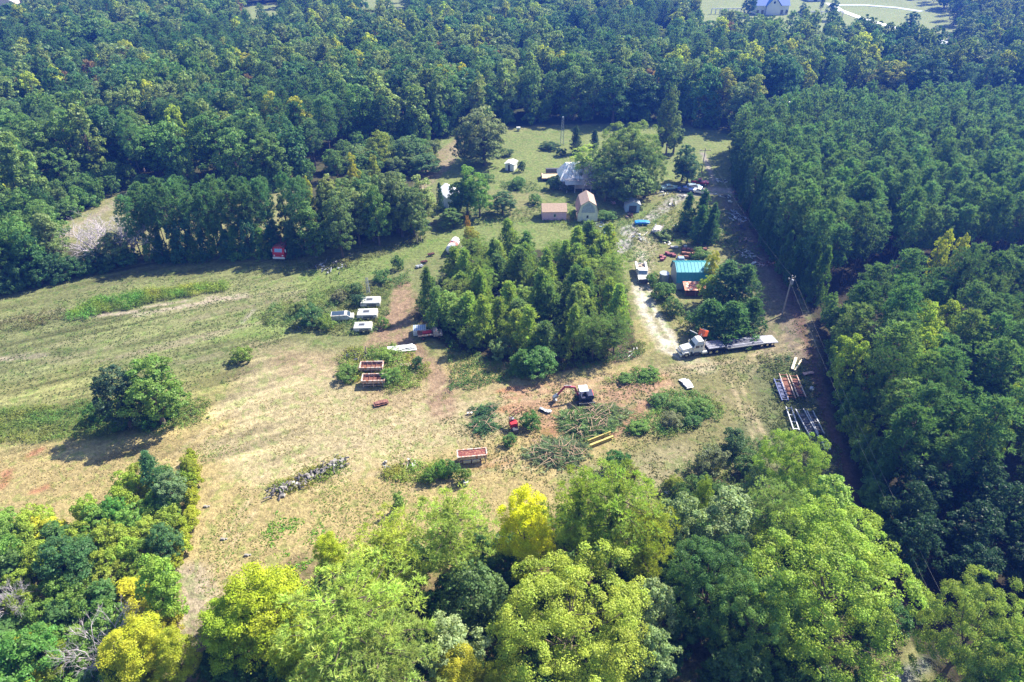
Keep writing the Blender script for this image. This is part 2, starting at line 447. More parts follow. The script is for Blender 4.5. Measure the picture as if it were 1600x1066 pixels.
# upper pine plantation on the right
UP = gpoly([(1150, 232), (1143, 290), (1166, 335), (1196, 388), (1228, 440), (1262, 474), (1340, 450), (1450, 428), (1800, 400), (1900, 210), (1500, 205), (1250, 212)])
for x, y in scatter(UP, 5.3, rf):
    q = rf.random()
    specs.append(('pine', x, y, rf.uniform(15, 19.5), rf.uniform(2.25, 2.95), jit(PINE if q < .85 else (.085, .16, .05), .2), 'U'))
# lower right wood
LW = gpoly([(1284, 512), (1292, 560), (1300, 610), (1318, 680), (1338, 750), (1365, 850), (1395, 940), (1440, 985), (1560, 1000), (1620, 1100), (2100, 1100), (1900, 505), (1300, 500)])
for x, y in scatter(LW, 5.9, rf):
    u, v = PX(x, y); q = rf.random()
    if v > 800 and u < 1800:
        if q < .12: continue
        specs.append(('mid', x, y, rf.uniform(8, 13), rf.uniform(3.2, 4.6), jit((.025, .06, .025)), 'W')); continue  # near-black leaves: the deep shade of this corner put into their colour
    if q < .86: specs.append(('bigpine' if rf.random() < .15 else 'pine', x, y, rf.uniform(13.5, 20), rf.uniform(2.7, 3.6), jit((.07, .135, .045) if q < .55 else (.105, .17, .05)), 'W'))
    else: specs.append(('mid', x, y, rf.uniform(12, 16), rf.uniform(3.2, 4.2), jit((.09, .17, .045) if q < .9 else LIME), 'W'))
# shrubby edge of the lower right wood
for i in range(30):
    t = i / 29; v = 500 + t * 330; u = np.interp(v, [500, 610, 680, 750, 850], [1284, 1300, 1318, 1338, 1365]) + 8
    x, y = G(u, v)
    specs.append(('sapling' if rf.random() < .5 else 'bush', x + rf.uniform(-.5, 2), y, rf.uniform(4, 7), rf.uniform(1.5, 2.4), jit(LIME if 640 < v < 740 and rf.random() < .6 else GRN), 'V'))
for i in range(26):
    t = i / 25; v = 235 + t * 240; u = np.interp(v, [232, 290, 335, 388, 440, 474], [1150, 1143, 1166, 1196, 1228, 1262])
    x, y = G(u, v)
    specs.append(('young', x + rf.uniform(0, 1.5), y, rf.uniform(9, 15), rf.uniform(1.6, 2.3), jit((.07, .14, .035)), 'T'))
# young pine grove in the middle of the yard
GR = gpoly([(660, 490), (688, 452), (722, 425), (742, 398), (800, 402), (880, 400), (945, 408), (966, 440), (972, 490), (976, 540), (950, 556), (900, 566), (860, 578), (800, 575), (760, 556), (718, 548), (680, 520)])
GH = [[(765, 458), (825, 452), (830, 488), (775, 492)], [(820, 510), (890, 505), (890, 528), (840, 534), (820, 530)]]
for x, y in scatter(GR, 4.7, rf):
    u, v = PX(x, y); q = rf.random()
    if any(inpoly(u, v, g) for g in GH): continue
    kd = 'young' if q < .66 else 'bigpine' if q < .78 else 'mid' if q < .86 else 'poplar' if q < .9 else 'bush'
    specs.append((kd, x, y, {'young': rf.uniform(7.5, 11.5), 'bush': 3.5}.get(kd, rf.uniform(6.5, 9.5)), rf.uniform(2.5, 3.6) if q < .9 else 2.6,
                  jit((.12, .195, .065) if q < .35 else (.19, .27, .065) if q < .9 else OLV), 'G'))
# row of slender pines on the left edge of the field
for i in range(26):
    t = i / 25; u = 222 + t * 262 + rf.uniform(-4, 4); v = 408 - 14 * t - (i % 3) * 9 + rf.uniform(-2, 2)
    x, y = G(u, v)
    specs.append(('pine', x, y, rf.uniform(16, 19.5), rf.uniform(1.9, 2.6), jit((.075, .15, .06)), 'R'))
for i in range(14):
    u = 245 + i * 16.5 + rf.uniform(-5, 5); x, y = G(u, np.interp(u, [240, 480], [409, 398]))
    specs.append(('young' if i % 3 else 'bush', x, y, rf.uniform(6, 9.5), rf.uniform(2.2, 3.2), jit((.05, .13, .07) if i % 2 else GRN), 'Q'))
# cluster of mixed trees left of the track
for x, y in scatter(gpoly([(490, 405), (500, 372), (540, 345), (640, 335), (665, 345), (655, 372), (600, 392), (540, 408), (505, 414)]), 5.4, rf):
    q = rf.random()
    specs.append(('mid' if q < .6 else 'tall', x, y, rf.uniform(12, 16), rf.uniform(3.2, 4.6), jit(OLV if q < .35 else GRN if q < .8 else PALE), 'C'))
# scrub between that cluster and the woods
for x, y in scatter(gpoly([(505, 270), (560, 240), (660, 232), (690, 250), (680, 262), (600, 282), (560, 300)]), 6.0, rf):
    q = rf.random()
    specs.append(('mid' if q < .6 else 'bush', x, y, rf.uniform(6, 9) if q < .6 else 4.5, rf.uniform(3, 4.4), jit(GRN if q < .6 else OLV), 'B'))

LBL = {
 'F': ('tree of the broad wood behind the clearing, one crown among many', 'trees of the wood behind the clearing'),
 'E': ('low bush at the foot of the wood behind the clearing', 'bushes at the foot of the far wood'),
 'L': ('dark tree in the thicket at the far left corner of the field', 'trees in the thicket left of the field'),
 'S': ('rounded bush on the far side of the grass strip at left', 'bushes beyond the grass strip'),
 'U': ('tall pine in the dense upper plantation on the right', 'pines of the upper right plantation'),
 'W': ('tree in the nearer dark wood on the right', 'trees of the nearer right wood'),
 'V': ('low growth along the edge of the nearer right wood', 'growth along the edge of the right wood'),
 'T': ('narrow tree on the left edge of the right plantation', 'narrow trees edging the plantation'),
 'G': ('small tree in the grove in the middle of the yard', 'small trees of the middle grove'),
 'R': ('slender bare-stemmed pine in the row beyond the left field', 'slender pines beyond the left field'),
 'Q': ('low tree under the row of slender pines', 'undergrowth below the slender pines'),
 'C': ('mixed tree in the clump right of the red truck', 'trees in the clump right of the red truck'),
 'B': ('scrubby tree between the clump and the far wood', 'scrub before the far wood')}
KADJ = {'pine': 'dark needled ', 'mid': 'round leafy ', 'tall': 'tall narrow leafy ', 'bigpine': 'open crowned pine ', 'young': 'conical pine ', 'poplar': 'bright green leafy ', 'bush': '', 'sapling': ''}
KADJ.update({})
KN = {'pine': 'pine', 'mid': 'round', 'tall': 'tall', 'bigpine': 'open pine', 'young': 'conical', 'poplar': 'bright', 'bush': 'bush', 'sapling': 'sapling'}
RN = {'F': 'far wood', 'E': 'brush below the far wood', 'L': 'left thicket', 'S': 'bushes beyond the left grass strip', 'U': 'upper right plantation',
      'W': 'nearer right wood', 'V': 'nearer right wood edge', 'T': 'left edge of the plantation', 'G': 'middle grove', 'R': 'slender pine row', 'Q': 'slender pine row undergrowth', 'C': 'clump by the red truck', 'B': 'scrub before the far wood'}
VR = {}
for s in specs:
    q_ = PX(s[1], s[2]); VR.setdefault(s[6], []).append(q_)
VQ = {k: (np.quantile([a[1] for a in w], [1 / 3, 2 / 3]), np.quantile([a[0] for a in w], [.2, .4, .6, .8])) for k, w in VR.items()}
def tree_label(kind, x, y, h, col, reg):
    u, v = PX(x, y); (va, vb), uq = VQ[reg][0], VQ[reg][1]
    row = 'back' if v < va else 'middle' if v < vb else 'front'; pos = ('left end', 'left part', 'centre', 'right part', 'right end')[int(np.searchsorted(uq, u))]
    k = col[0] / col[1]
    tone = 'rusty brown' if k > 1 else ('yellow green' if col[1] > .26 else 'olive') if k > .66 else 'dark green' if col[1] < .12 else 'mid green' if col[1] < .19 else 'bright green'
    size = {'bush': 'low bush', 'sapling': 'thin sapling', 'young': 'conical pine', 'pine': 'needled pine', 'bigpine': 'open crowned pine', 'tall': 'narrow leafy tree', 'poplar': 'light leafy tree', 'mid': 'round leafy tree'}[kind]
    return '%s %s, %s row, %s of the %s' % (tone, size, row, pos, RN[reg])
def size_px(s): return F / depth(s[1], s[2], s[3] * .6) * s[4]
specs.sort(key=size_px, reverse=True)
count = {}; far = []
for s in specs:
    kind, x, y, h, r, col, reg = s
    u, v = PX(x, y)
    if 432 < u < 456 and 386 < v < 425: continue
    nm = NAME[kind]; u, v = PX(x, y, h * .8); inview = -40 < u < 1640 and v < 1110
    if not inview and reg in 'UW' and not (-140 < u < 1740): continue
    count[nm] = count.get(nm, 0) + 1
    lim = {'pine_tree': 285, 'broadleaf_tree': 195}.get(nm, 110)
    if (count[nm] > lim or not inview) and reg in 'FEU': far.append(s); continue
    base, grp = LBL[reg]
    place(kind, x, y, h, r, col, tree_label(kind, x, y, h, col, reg), grp)

# the rest of the wood: one object, its trees instanced by geometry nodes from hidden joined variants
FC = bpy.data.collections.new('far_sources')
FK = ['fpine0', 'fpine1', 'fround0', 'fround1', 'fround2', 'ftall0', 'ftall1', 'gbush']
def far_var(name, gen):
    (V, Q, a, b), (TV, TF) = gen
    me = np_mesh(name, [(V, Q, 0, a, b), (TV, TF, 1, None, None)], [LEAF_I, BARK])
    o = bpy.data.objects.new('w%02d_%s' % (FK.index(name), name), me); FC.objects.link(o)
for i in range(2): far_var('fpine%d' % i, pine_tree(110 + i, 19, 3.1, .3, 10, 5, 2, 8, 4, .8, .28, .85))
for i in range(3): far_var('fround%d' % i, broad_tree(120 + i, 18, 5.6, 1.0, 9, 110, 28, .85, 1.2, .15))
for i in range(2): far_var('ftall%d' % i, broad_tree(130 + i, 21, 4.6, 1.5, 9, 100, 28, .85, 1.15, .3))
far_var('gbush', broad_tree(140, 3.0, 1.9, .15, 6, 40, 25, .45, .55, 0, .08))
if far:
    me = bpy.data.meshes.new('far_wood'); me.vertices.add(len(far))
    me.vertices.foreach_set('co', np.array([(s[1], s[2], 0) for s in far], np.float32).ravel())
    idx = []; sc_ = []; rot = []; tint = []
    for s in far:
        k = s[0]
        i = {'pine': rf.randrange(2), 'mid': 2 + rf.randrange(3), 'tall': 5 + rf.randrange(2)}.get(k, 7)
        nh = {'pine': 19, 'mid': 18, 'tall': 21}.get(k, 3.0); nr = {'pine': 3.4, 'mid': 6.0, 'tall': 4.9}.get(k, 2.1)
        idx.append(i); sc_.append((s[4] / nr, s[4] / nr, s[3] / nh)); rot.append(rf.random() * 6.28); tint.append((*[q_ * LF.get(k, 1.0) for q_ in s[5]], 1))
    a = me.attributes.new('idx', 'INT', 'POINT'); a.data.foreach_set('value', idx)
    a = me.attributes.new('scl', 'FLOAT_VECTOR', 'POINT'); a.data.foreach_set('vector', np.array(sc_, np.float32).ravel())
    a = me.attributes.new('rot', 'FLOAT', 'POINT'); a.data.foreach_set('value', rot)
    a = me.attributes.new('tint', 'FLOAT_COLOR', 'POINT'); a.data.foreach_set('color', np.array(tint, np.float32).ravel())
    fo = bpy.data.objects.new('far_wood', me); COL.objects.link(fo)
    tag(fo, 'distant unbroken wood filling the top of the picture', 'woodland', kind='stuff')
    ng = bpy.data.node_groups.new('far_wood', 'GeometryNodeTree')
    ng.interface.new_socket('Geometry', in_out='INPUT', socket_type='NodeSocketGeometry')
    ng.interface.new_socket('Geometry', in_out='OUTPUT', socket_type='NodeSocketGeometry')
    N = ng.nodes; L = ng.links
    gi = N.new('NodeGroupInput'); go = N.new('NodeGroupOutput')
    ci = N.new('GeometryNodeCollectionInfo'); ci.inputs['Collection'].default_value = FC
    ci.inputs['Separate Children'].default_value = True; ci.inputs['Reset Children'].default_value = True
    def na(nm, ty):
        n = N.new('GeometryNodeInputNamedAttribute'); n.data_type = ty; n.inputs['Name'].default_value = nm; return n.outputs['Attribute']
    ip = N.new('GeometryNodeInstanceOnPoints'); ip.inputs['Pick Instance'].default_value = True
    cx = N.new('ShaderNodeCombineXYZ'); L.new(na('rot', 'FLOAT'), cx.inputs['Z'])
    L.new(gi.outputs[0], ip.inputs['Points']); L.new(ci.outputs[0], ip.inputs['Instance'])
    L.new(na('idx', 'INT'), ip.inputs['Instance Index']); L.new(cx.outputs[0], ip.inputs['Rotation']); L.new(na('scl', 'FLOAT_VECTOR'), ip.inputs['Scale'])
    L.new(ip.outputs[0], go.inputs[0])
    md = fo.modifiers.new('wood', 'NODES'); md.node_group = ng
print('trees', count, 'far', len(far))

# ------------------------------------------------------------------ ground sheet
def axis(segs):
    out = [segs[0][0]]
    for a, b, st in segs:
        n = max(1, int(round((b - a) / st))); out += list(np.linspace(a, b, n + 1)[1:])
    return np.array(out)
gx = axis([(-6000, -1000, 1000), (-1000, -420, 60), (-420, -160, 4), (-160, -90, .8), (-90, 90, .42), (90, 160, .8), (160, 420, 4), (420, 1000, 60), (1000, 6000, 1000)])
gy = axis([(-2000, -200, 300), (-200, 20, 12), (20, 175, .42), (175, 270, .8), (270, 760, 3), (760, 1600, 60), (1600, 9000, 900)])
X, Y = np.meshgrid(gx, gy); nx, ny = len(gx), len(gy)
U, Vv = PX(X, np.maximum(Y, 15))
n1 = fbm(X, Y, 1 / 9., 4) - .5; n2 = fbm(X + 91, Y - 33, 1 / 9., 4) - .5; n3 = fbm(X, Y, 1 / 2.2, 3) - .5; n4 = fbm(X + 5, Y + 9, 1 / 30., 3) - .5
def lerp(c, col, m):
    m = np.clip(m, 0, 1)[..., None]; return c * (1 - m) + np.array(col) * m
def soft(m, k=2):
    m = m.astype(float)
    for _ in range(k):
        q = m.copy(); q[1:-1, 1:-1] = (m[1:-1, 1:-1] * 2 + m[:-2, 1:-1] + m[2:, 1:-1] + m[1:-1, :-2] + m[1:-1, 2:]) / 6; m = q
    return m
def area(poly, k=4, w=14):
    s = F / np.maximum(depth(X, np.maximum(Y, 15)), 30) / 8
    return soft(inpoly(U + n1 * w * s * 4, Vv + n2 * w * s * 2.8, poly), k)
def path(pts, width, w=.6, k=2):
    g = [G(*p) for p in pts]; d = np.full(X.shape, 1e9)
    for (x0, y0), (x1, y1) in zip(g[:-1], g[1:]):
        L2 = (x1 - x0) ** 2 + (y1 - y0) ** 2; t = np.clip(((X - x0) * (x1 - x0) + (Y - y0) * (y1 - y0)) / L2, 0, 1)
        d = np.minimum(d, np.hypot(X - x0 - t * (x1 - x0), Y - y0 - t * (y1 - y0)))
    return soft(d + n3 * w * 2 + n1 * w < width / 2, k)
TAN = (.44, .355, .17); GRASS = (.225, .245, .105); LAWN = (.21, .27, .085); CLAY = (.42, .21, .12); DIRT = (.34, .235, .16); GRAV = (.66, .62, .54)
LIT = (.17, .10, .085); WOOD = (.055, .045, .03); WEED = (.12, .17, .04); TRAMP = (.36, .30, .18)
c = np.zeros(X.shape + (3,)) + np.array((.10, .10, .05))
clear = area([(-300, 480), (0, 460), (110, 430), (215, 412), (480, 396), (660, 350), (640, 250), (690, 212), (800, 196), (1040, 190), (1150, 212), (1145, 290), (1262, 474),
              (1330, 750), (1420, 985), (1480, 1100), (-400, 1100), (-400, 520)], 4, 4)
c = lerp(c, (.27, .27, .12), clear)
# left field green, turning straw coloured towards the middle
gm = np.clip((Vv - 560 + (U - 300) * .15 + n4 * 150 + n1 * 50) / 90, 0, 1)
c = lerp(c, GRASS, clear * (1 - gm) * (U < 760)); c = lerp(c, TAN, clear * gm * np.clip((1120 - U + n4 * 200) / 240, 0, 1) * (Vv > 500))
c = lerp(c, (.27, .28, .10), area([(-20, 600), (140, 570), (330, 585), (420, 610), (330, 640), (0, 640)], 10) * .5)
c = lerp(c, TRAMP, area([(380, 520), (640, 545), (700, 600), (900, 600), (780, 680), (560, 700), (330, 720), (360, 600)], 12, 20) * .55)
c = lerp(c, (.50, .43, .26), area([(400, 560), (520, 560), (560, 640), (900, 620), (1000, 640), (700, 700), (580, 740), (380, 760), (330, 680)], 14, 26) * .6)
c = lerp(c, LAWN, area([(470, 470), (380, 505), (300, 540), (440, 520), (600, 420), (700, 385), (690, 368), (600, 395), (470, 425)], 8, 10) * .85)
c = lerp(c, LAWN, area([(640, 380), (700, 345), (830, 340), (860, 300), (1060, 320), (1010, 380), (960, 470), (780, 380), (700, 400)], 8, 10) * .7)
c = lerp(c, (.24, .29, .10), area([(690, 215), (1030, 185), (1150, 205), (1150, 290), (1060, 280), (900, 300), (690, 300), (680, 260)], 6, 6) * .85)
c = lerp(c, (.33, .26, .17), area([(650, 262), (715, 212), (722, 235), (700, 262), (660, 292)], 3, 6) * .8)
c = lerp(c, (.36, .30, .20), path([(722, 215), (700, 255), (660, 290), (600, 330)], 3.5))
# strip of field seen through the slender pines
c = lerp(c, (.30, .29, .14), area([(80, 372), (100, 342), (170, 305), (215, 282), (300, 275), (470, 268), (480, 395), (215, 402)], 3, 4))
c = lerp(c, (.38, .33, .24), path([(95, 372), (200, 305), (330, 292), (470, 280)], 3))
# olive worn ground on the right
c = lerp(c, (.24, .225, .105), area([(1000, 560), (1130, 560), (1280, 480), (1300, 600), (1210, 640), (1200, 700), (1000, 780), (860, 780), (960, 700), (1120, 640), (1040, 600)], 10, 16) * .9)
c = lerp(c, (.23, .20, .13), area([(1130, 300), (1262, 474), (1280, 560), (1180, 560), (1150, 420)], 6, 8) * .8)
c = lerp(c, (.16, .18, .085), area([(1140, 560), (1290, 560), (1340, 760), (1200, 760), (1140, 700), (1200, 640)], 8, 12) * .8)
# anisotropic mowing streaks in the left field
ax, ay = .89, .456
s1 = X * ax + Y * ay; s2 = -X * ay + Y * ax
st = fbm(s1 / 16, s2 * 1.1, 1.0, 3) - .5; st2 = fbm(s1 / 24 + 40, s2 * .4, 1.0, 3) - .5
fm = clear * (U < 480) * (Vv < 720)
c *= (1 + (fm * (st * 1.0 + st2 * .8))[..., None]); c = lerp(c, (.33, .27, .20), fm * np.clip((st2 - .08) * 5, 0, 1) * .6 * (Vv < 570))
c *= (1 + ((st[..., None] * .25) * np.array([1, .9, .8])) * (clear * (Vv > 640) * (U < 700))[..., None])
for pts, wd in (([(215, 492), (290, 478), (380, 460)], 1.6), ([(110, 497), (215, 486)], 1.2), ([(225, 480), (340, 463)], .8), ([(0, 560), (70, 554)], 1.5), ([(350, 468), (385, 462)], 1.2)):
    c = lerp(c, (.50, .42, .33), path(pts, wd, .5, 1) * .8)
c = lerp(c, (.12, .15, .06), path([(0, 556), (60, 555), (130, 545), (200, 530)], 1.2, .8) * .5)
c = lerp(c, (.40, .36, .30), path([(395, 485), (380, 503)], .8, .3, 1) * .8)
# red clay scrapes
for poly in ([(36, 716), (68, 698), (72, 704), (44, 722)], [(0, 738), (22, 734), (14, 760), (0, 768)], [(44, 770), (80, 756), (82, 766), (50, 776)],
             [(760, 640), (830, 622), (875, 626), (865, 644), (810, 650)], [(820, 640), (870, 640), (862, 690), (850, 700), (836, 668)],
             [(940, 640), (1000, 615), (1050, 592), (1060, 602), (1005, 640), (985, 668), (950, 660)], [(770, 612), (800, 602), (830, 605), (800, 618)],
             [(800, 606), (1010, 575), (1000, 582), (820, 618)], [(735, 665), (752, 660), (756, 680), (742, 682)], [(720, 720), (800, 712), (800, 732), (735, 735)]):
    c = lerp(c, CLAY, area(poly, 1, 5) * (.9 if poly[0] not in ((940, 640), (720, 720), (800, 606)) else .5))
c = lerp(c, (.42, .25, .15), area([(780, 612), (860, 600), (960, 590), (1060, 590), (1065, 606), (1000, 640), (960, 672), (880, 680), (850, 704), (812, 690), (790, 650)], 3, 14) * (.35 + .6 * (n1 > -.04)))
c = lerp(c, (.46, .34, .22), area([(860, 590), (980, 575), (1070, 590), (1060, 612), (960, 625), (900, 660), (800, 680), (780, 640)], 8, 16) * .45)
c = lerp(c, (.40, .25, .17), area([(930, 600), (1060, 596), (1000, 660), (950, 670), (920, 640)], 3, 14) * .6)
c = lerp(c, (.48, .36, .24), path([(1056, 600), (1000, 625), (960, 645)], 1.0, .4) * .7)
c = lerp(c, (.40, .30, .18), area([(560, 615), (640, 612), (700, 625), (640, 650), (570, 645)], 6, 16) * .6)
c = lerp(c, (.40, .36, .22), path([(1005, 450), (1016, 490), (1036, 525)], .7, .6, 1) * .0)
# bare track by the white trailers
c = lerp(c, DIRT, path([(630, 447), (622, 480), (608, 520), (650, 555), (685, 590), (690, 640)], 4.6, .8) * .9)
c = lerp(c, DIRT, area([(575, 520), (648, 455), (655, 480), (640, 540), (560, 545)], 4, 6) * .8)
c = lerp(c, (.38, .28, .18), area([(430, 548), (530, 540), (540, 590), (450, 590)], 8, 20) * .5)
# driveway and gravel
c = lerp(c, (.44, .40, .26), path([(1013, 365), (1006, 400), (1003, 450), (1016, 500), (1040, 540), (1100, 572)], 4.6, .9))
c = lerp(c, GRAV, path([(1006, 440), (1006, 460), (1016, 490), (1034, 520), (1056, 550)], 3.8, 1.1, 1) * (.7 + .3 * (n3 > 0)))
c = lerp(c, GRAV, path([(1003, 395), (1005, 440)], 1.2, .7, 1) * .8)
c = lerp(c, (.36, .33, .19), path([(1006, 446), (1017, 490), (1036, 522), (1052, 545)], .9, 1.0, 1) * .85)
c = lerp(c, (.44, .42, .38), path([(1000, 350), (1030, 330), (1052, 312), (1080, 302), (1110, 296)], 3.2, .6))
c = lerp(c, (.52, .49, .47), area([(960, 376), (988, 372), (990, 384), (975, 392), (958, 390)], 1, 4)); c = lerp(c, (.50, .48, .46), area([(968, 356), (992, 350), (1000, 364), (985, 372), (968, 366)], 1, 5))
c = lerp(c, (.50, .45, .40), area([(1100, 292), (1150, 294), (1148, 304), (1108, 304)], 2, 3)); c = lerp(c, (.42, .38, .33), path([(1098, 238), (1106, 258), (1116, 286)], 1.6, .2))
c = lerp(c, (.36, .26, .20), path([(975, 400), (960, 500), (1000, 570)], 2, 1) * .25)
c = lerp(c, LIT, path([(1150, 300), (1170, 345), (1205, 410), (1236, 470), (1262, 540), (1285, 620), (1312, 700), (1345, 800), (1400, 960)], 2.6, .7) * .9)
c = lerp(c, (.22, .17, .15), path([(1140, 320), (1160, 360), (1195, 420), (1225, 480), (1250, 560)], 4, 1.2) * .5)
for pts in ([(1130, 585), (1180, 660), (1200, 690)], [(1118, 610), (1160, 640), (1200, 700)], [(900, 600), (1000, 580), (1200, 560), (1280, 530)]):
    c = lerp(c, (.36, .29, .19), path(pts, .7, .4, 1) * .6)
c = lerp(c, (.26, .27, .26), area([(1370, 1062), (1460, 1018), (1472, 1026), (1400, 1090)], 2, 4))
c = lerp(c, (.42, .36, .29), area([(270, 880), (330, 880), (330, 1000), (300, 1080), (270, 1000)], 4, 10) * .7)
c = lerp(c, (.40, .35, .22), area([(880, 750), (1000, 700), (1080, 690), (1100, 720), (1010, 760), (1000, 800)], 6, 16) * .5)
for pts in ([(330, 760), (520, 705), (700, 640), (900, 603), (1060, 572)], [(560, 700), (640, 640), (688, 598)], [(260, 730), (400, 610), (600, 560)], [(330, 1000), (345, 860), (400, 780)],
            [(1220, 520), (1150, 600), (1190, 690)], [(1050, 580), (1140, 570), (1260, 535)], [(640, 760), (800, 720), (880, 735)], [(480, 760), (600, 730), (640, 690)]):
    g = [G(*p) for p in pts]
    for o_ in (-.95, .95):
        q_ = []
        for i_, p_ in enumerate(g):
            a_ = g[max(0, i_ - 1)]; b_ = g[min(len(g) - 1, i_ + 1)]; L_ = math.hypot(b_[0] - a_[0], b_[1] - a_[1])
            q_.append(PX(p_[0] - (b_[1] - a_[1]) / L_ * o_, p_[1] + (b_[0] - a_[0]) / L_ * o_))
        c = lerp(c, (.58, .47, .30), path(q_, .5, .35, 1) * .6 * (.4 + .6 * (n4 > -.05)))
# wood floors
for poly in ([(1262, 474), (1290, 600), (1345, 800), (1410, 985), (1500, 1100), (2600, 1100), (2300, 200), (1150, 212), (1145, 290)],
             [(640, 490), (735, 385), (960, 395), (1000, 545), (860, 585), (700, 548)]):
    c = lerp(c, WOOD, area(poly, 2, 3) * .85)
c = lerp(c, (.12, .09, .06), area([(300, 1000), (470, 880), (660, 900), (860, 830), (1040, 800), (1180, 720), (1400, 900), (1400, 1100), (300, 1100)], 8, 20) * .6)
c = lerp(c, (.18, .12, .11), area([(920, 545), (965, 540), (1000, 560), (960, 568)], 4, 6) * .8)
c = lerp(c, WEED, area([(-40, 640), (140, 632), (300, 632), (322, 662), (250, 672), (80, 690), (-40, 690)], 6, 10) * .8)
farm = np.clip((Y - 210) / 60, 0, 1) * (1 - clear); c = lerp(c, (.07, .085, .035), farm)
for poly in ([(1075, -60), (1085, 58), (1300, 66), (1360, 88), (1475, 125), (1500, 118), (1520, 50), (1460, -20), (1300, -60)], HOLES[1], HOLES[2], HOLES[3]):
    c = lerp(c, (.32, .36, .15), area(poly, 1, 2))
c *= (1 + n3 * .22 + n1 * .16)[..., None]
c = np.clip(c * .60, .01, .9)
Z = (fbm(X, Y, 1 / 14., 3) - .5) * .35 + (fbm(X, Y, 1 / 1.6, 2) - .5) * .10
Z = np.where(Y > 760, 0, Z) - .1
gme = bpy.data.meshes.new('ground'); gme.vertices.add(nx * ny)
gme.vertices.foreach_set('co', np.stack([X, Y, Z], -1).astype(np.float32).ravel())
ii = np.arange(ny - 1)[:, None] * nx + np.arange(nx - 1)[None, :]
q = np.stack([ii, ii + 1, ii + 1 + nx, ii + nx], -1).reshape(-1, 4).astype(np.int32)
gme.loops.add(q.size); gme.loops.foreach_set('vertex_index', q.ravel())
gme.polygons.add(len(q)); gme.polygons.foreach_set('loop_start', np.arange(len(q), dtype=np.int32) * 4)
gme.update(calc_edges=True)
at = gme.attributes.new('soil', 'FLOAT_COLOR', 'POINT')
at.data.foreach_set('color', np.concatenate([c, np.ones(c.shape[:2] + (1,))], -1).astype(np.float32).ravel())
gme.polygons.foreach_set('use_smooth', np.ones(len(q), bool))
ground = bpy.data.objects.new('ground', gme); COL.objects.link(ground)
tag(ground, 'mown field and yard of straw grass, clay and gravel', None, kind='structure')
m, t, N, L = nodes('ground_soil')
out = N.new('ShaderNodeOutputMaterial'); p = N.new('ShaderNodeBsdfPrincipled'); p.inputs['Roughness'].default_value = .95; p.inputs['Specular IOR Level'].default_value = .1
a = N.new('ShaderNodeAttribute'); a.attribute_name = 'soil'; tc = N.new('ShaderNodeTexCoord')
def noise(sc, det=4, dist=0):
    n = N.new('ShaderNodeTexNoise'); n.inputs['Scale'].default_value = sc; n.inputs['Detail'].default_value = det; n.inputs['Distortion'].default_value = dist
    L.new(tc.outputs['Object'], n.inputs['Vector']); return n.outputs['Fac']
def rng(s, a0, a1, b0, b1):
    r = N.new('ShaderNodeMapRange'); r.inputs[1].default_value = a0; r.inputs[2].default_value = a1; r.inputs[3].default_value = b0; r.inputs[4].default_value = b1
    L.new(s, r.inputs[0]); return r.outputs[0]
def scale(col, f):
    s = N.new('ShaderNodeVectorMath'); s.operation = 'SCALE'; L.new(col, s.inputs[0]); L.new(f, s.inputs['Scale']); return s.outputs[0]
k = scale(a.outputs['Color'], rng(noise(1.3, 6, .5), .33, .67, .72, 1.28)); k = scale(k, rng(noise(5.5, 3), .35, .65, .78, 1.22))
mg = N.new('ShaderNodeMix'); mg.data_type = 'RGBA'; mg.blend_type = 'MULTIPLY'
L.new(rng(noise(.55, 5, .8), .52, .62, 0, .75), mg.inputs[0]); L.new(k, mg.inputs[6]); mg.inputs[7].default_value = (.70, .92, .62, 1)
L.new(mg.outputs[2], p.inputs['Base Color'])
bp = N.new('ShaderNodeBump'); bp.inputs['Strength'].default_value = .7; bp.inputs['Distance'].default_value = .25
L.new(noise(3.5, 6), bp.inputs['Height']); L.new(bp.outputs[0], p.inputs['Normal'])
L.new(p.outputs[0], out.inputs[0]); gme.materials.append(m)

# ------------------------------------------------------------------ single trees of the clearing and the foreground
T = top_tree
# foreground, from the left
T('poplar', 398, 892, 13, 150, YEL, 'bright yellow green leafy tree at the bottom left, right of the narrow bare path')
T('poplar', 352, 935, 11, 110, (.26, .35, .03), 'lower yellow green tree leaning on the bright yellow one at bottom left')
T('poplar', 455, 985, 9, 90, YEL, 'small yellow spiky tree at the bottom edge, left of the big pale pine')
T('poplar', 500, 1030, 8, 80, (.30, .32, .03), 'yellow topped tree at the bottom edge under the big pale pine')
T('bigpine', 548, 908, 17, 205, (.30, .39, .08), 'broad pale green pine at the bottom, its left side in shade')
T('bigpine', 590, 985, 15, 170, (.24, .31, .08), 'pine at the bottom edge in front of the broad pale pine')
T('bigpine', 603, 822, 15, 130, (.32, .38, .07), 'yellow green rounded pine above the broad pale pine')
T('poplar', 512, 832, 9, 62, YEL, 'small golden tree on the left flank of the rounded pine')
T('bigpine', 702, 782, 16, 125, (.30, .38, .09), 'pale feathery pine left of the vivid yellow tree')
T('poplar', 820, 766, 14.5, 104, (.50, .52, .01), 'vivid yellow tree between two pines at the edge of the field')
T('bigpine', 908, 752, 17, 110, (.24, .32, .05), 'left one of the two joined green pines right of the vivid yellow tree')
T('bigpine', 968, 745, 18, 140, (.24, .33, .06), 'right and taller one of the two joined green pines right of the vivid yellow tree')
T('bigpine', 1012, 800, 15, 95, (.26, .31, .04), 'lower pine on the right flank of the two joined pines')
T('oak', 893, 888, 17, 258, (.27, .33, .05), 'wide bright green oak at the bottom centre')
T('mid', 742, 880, 12, 110, (.10, .16, .055), 'dull green tree in the gap left of the wide bottom oak')
T('mid', 704, 968, 11, 110, (.26, .33, .16), 'whitish green shrubby tree at the bottom, left of the wide oak')
T('poplar', 715, 1012, 10, 100, (.34, .34, .03), 'golden tree at the bottom edge, left of the wide oak', None)
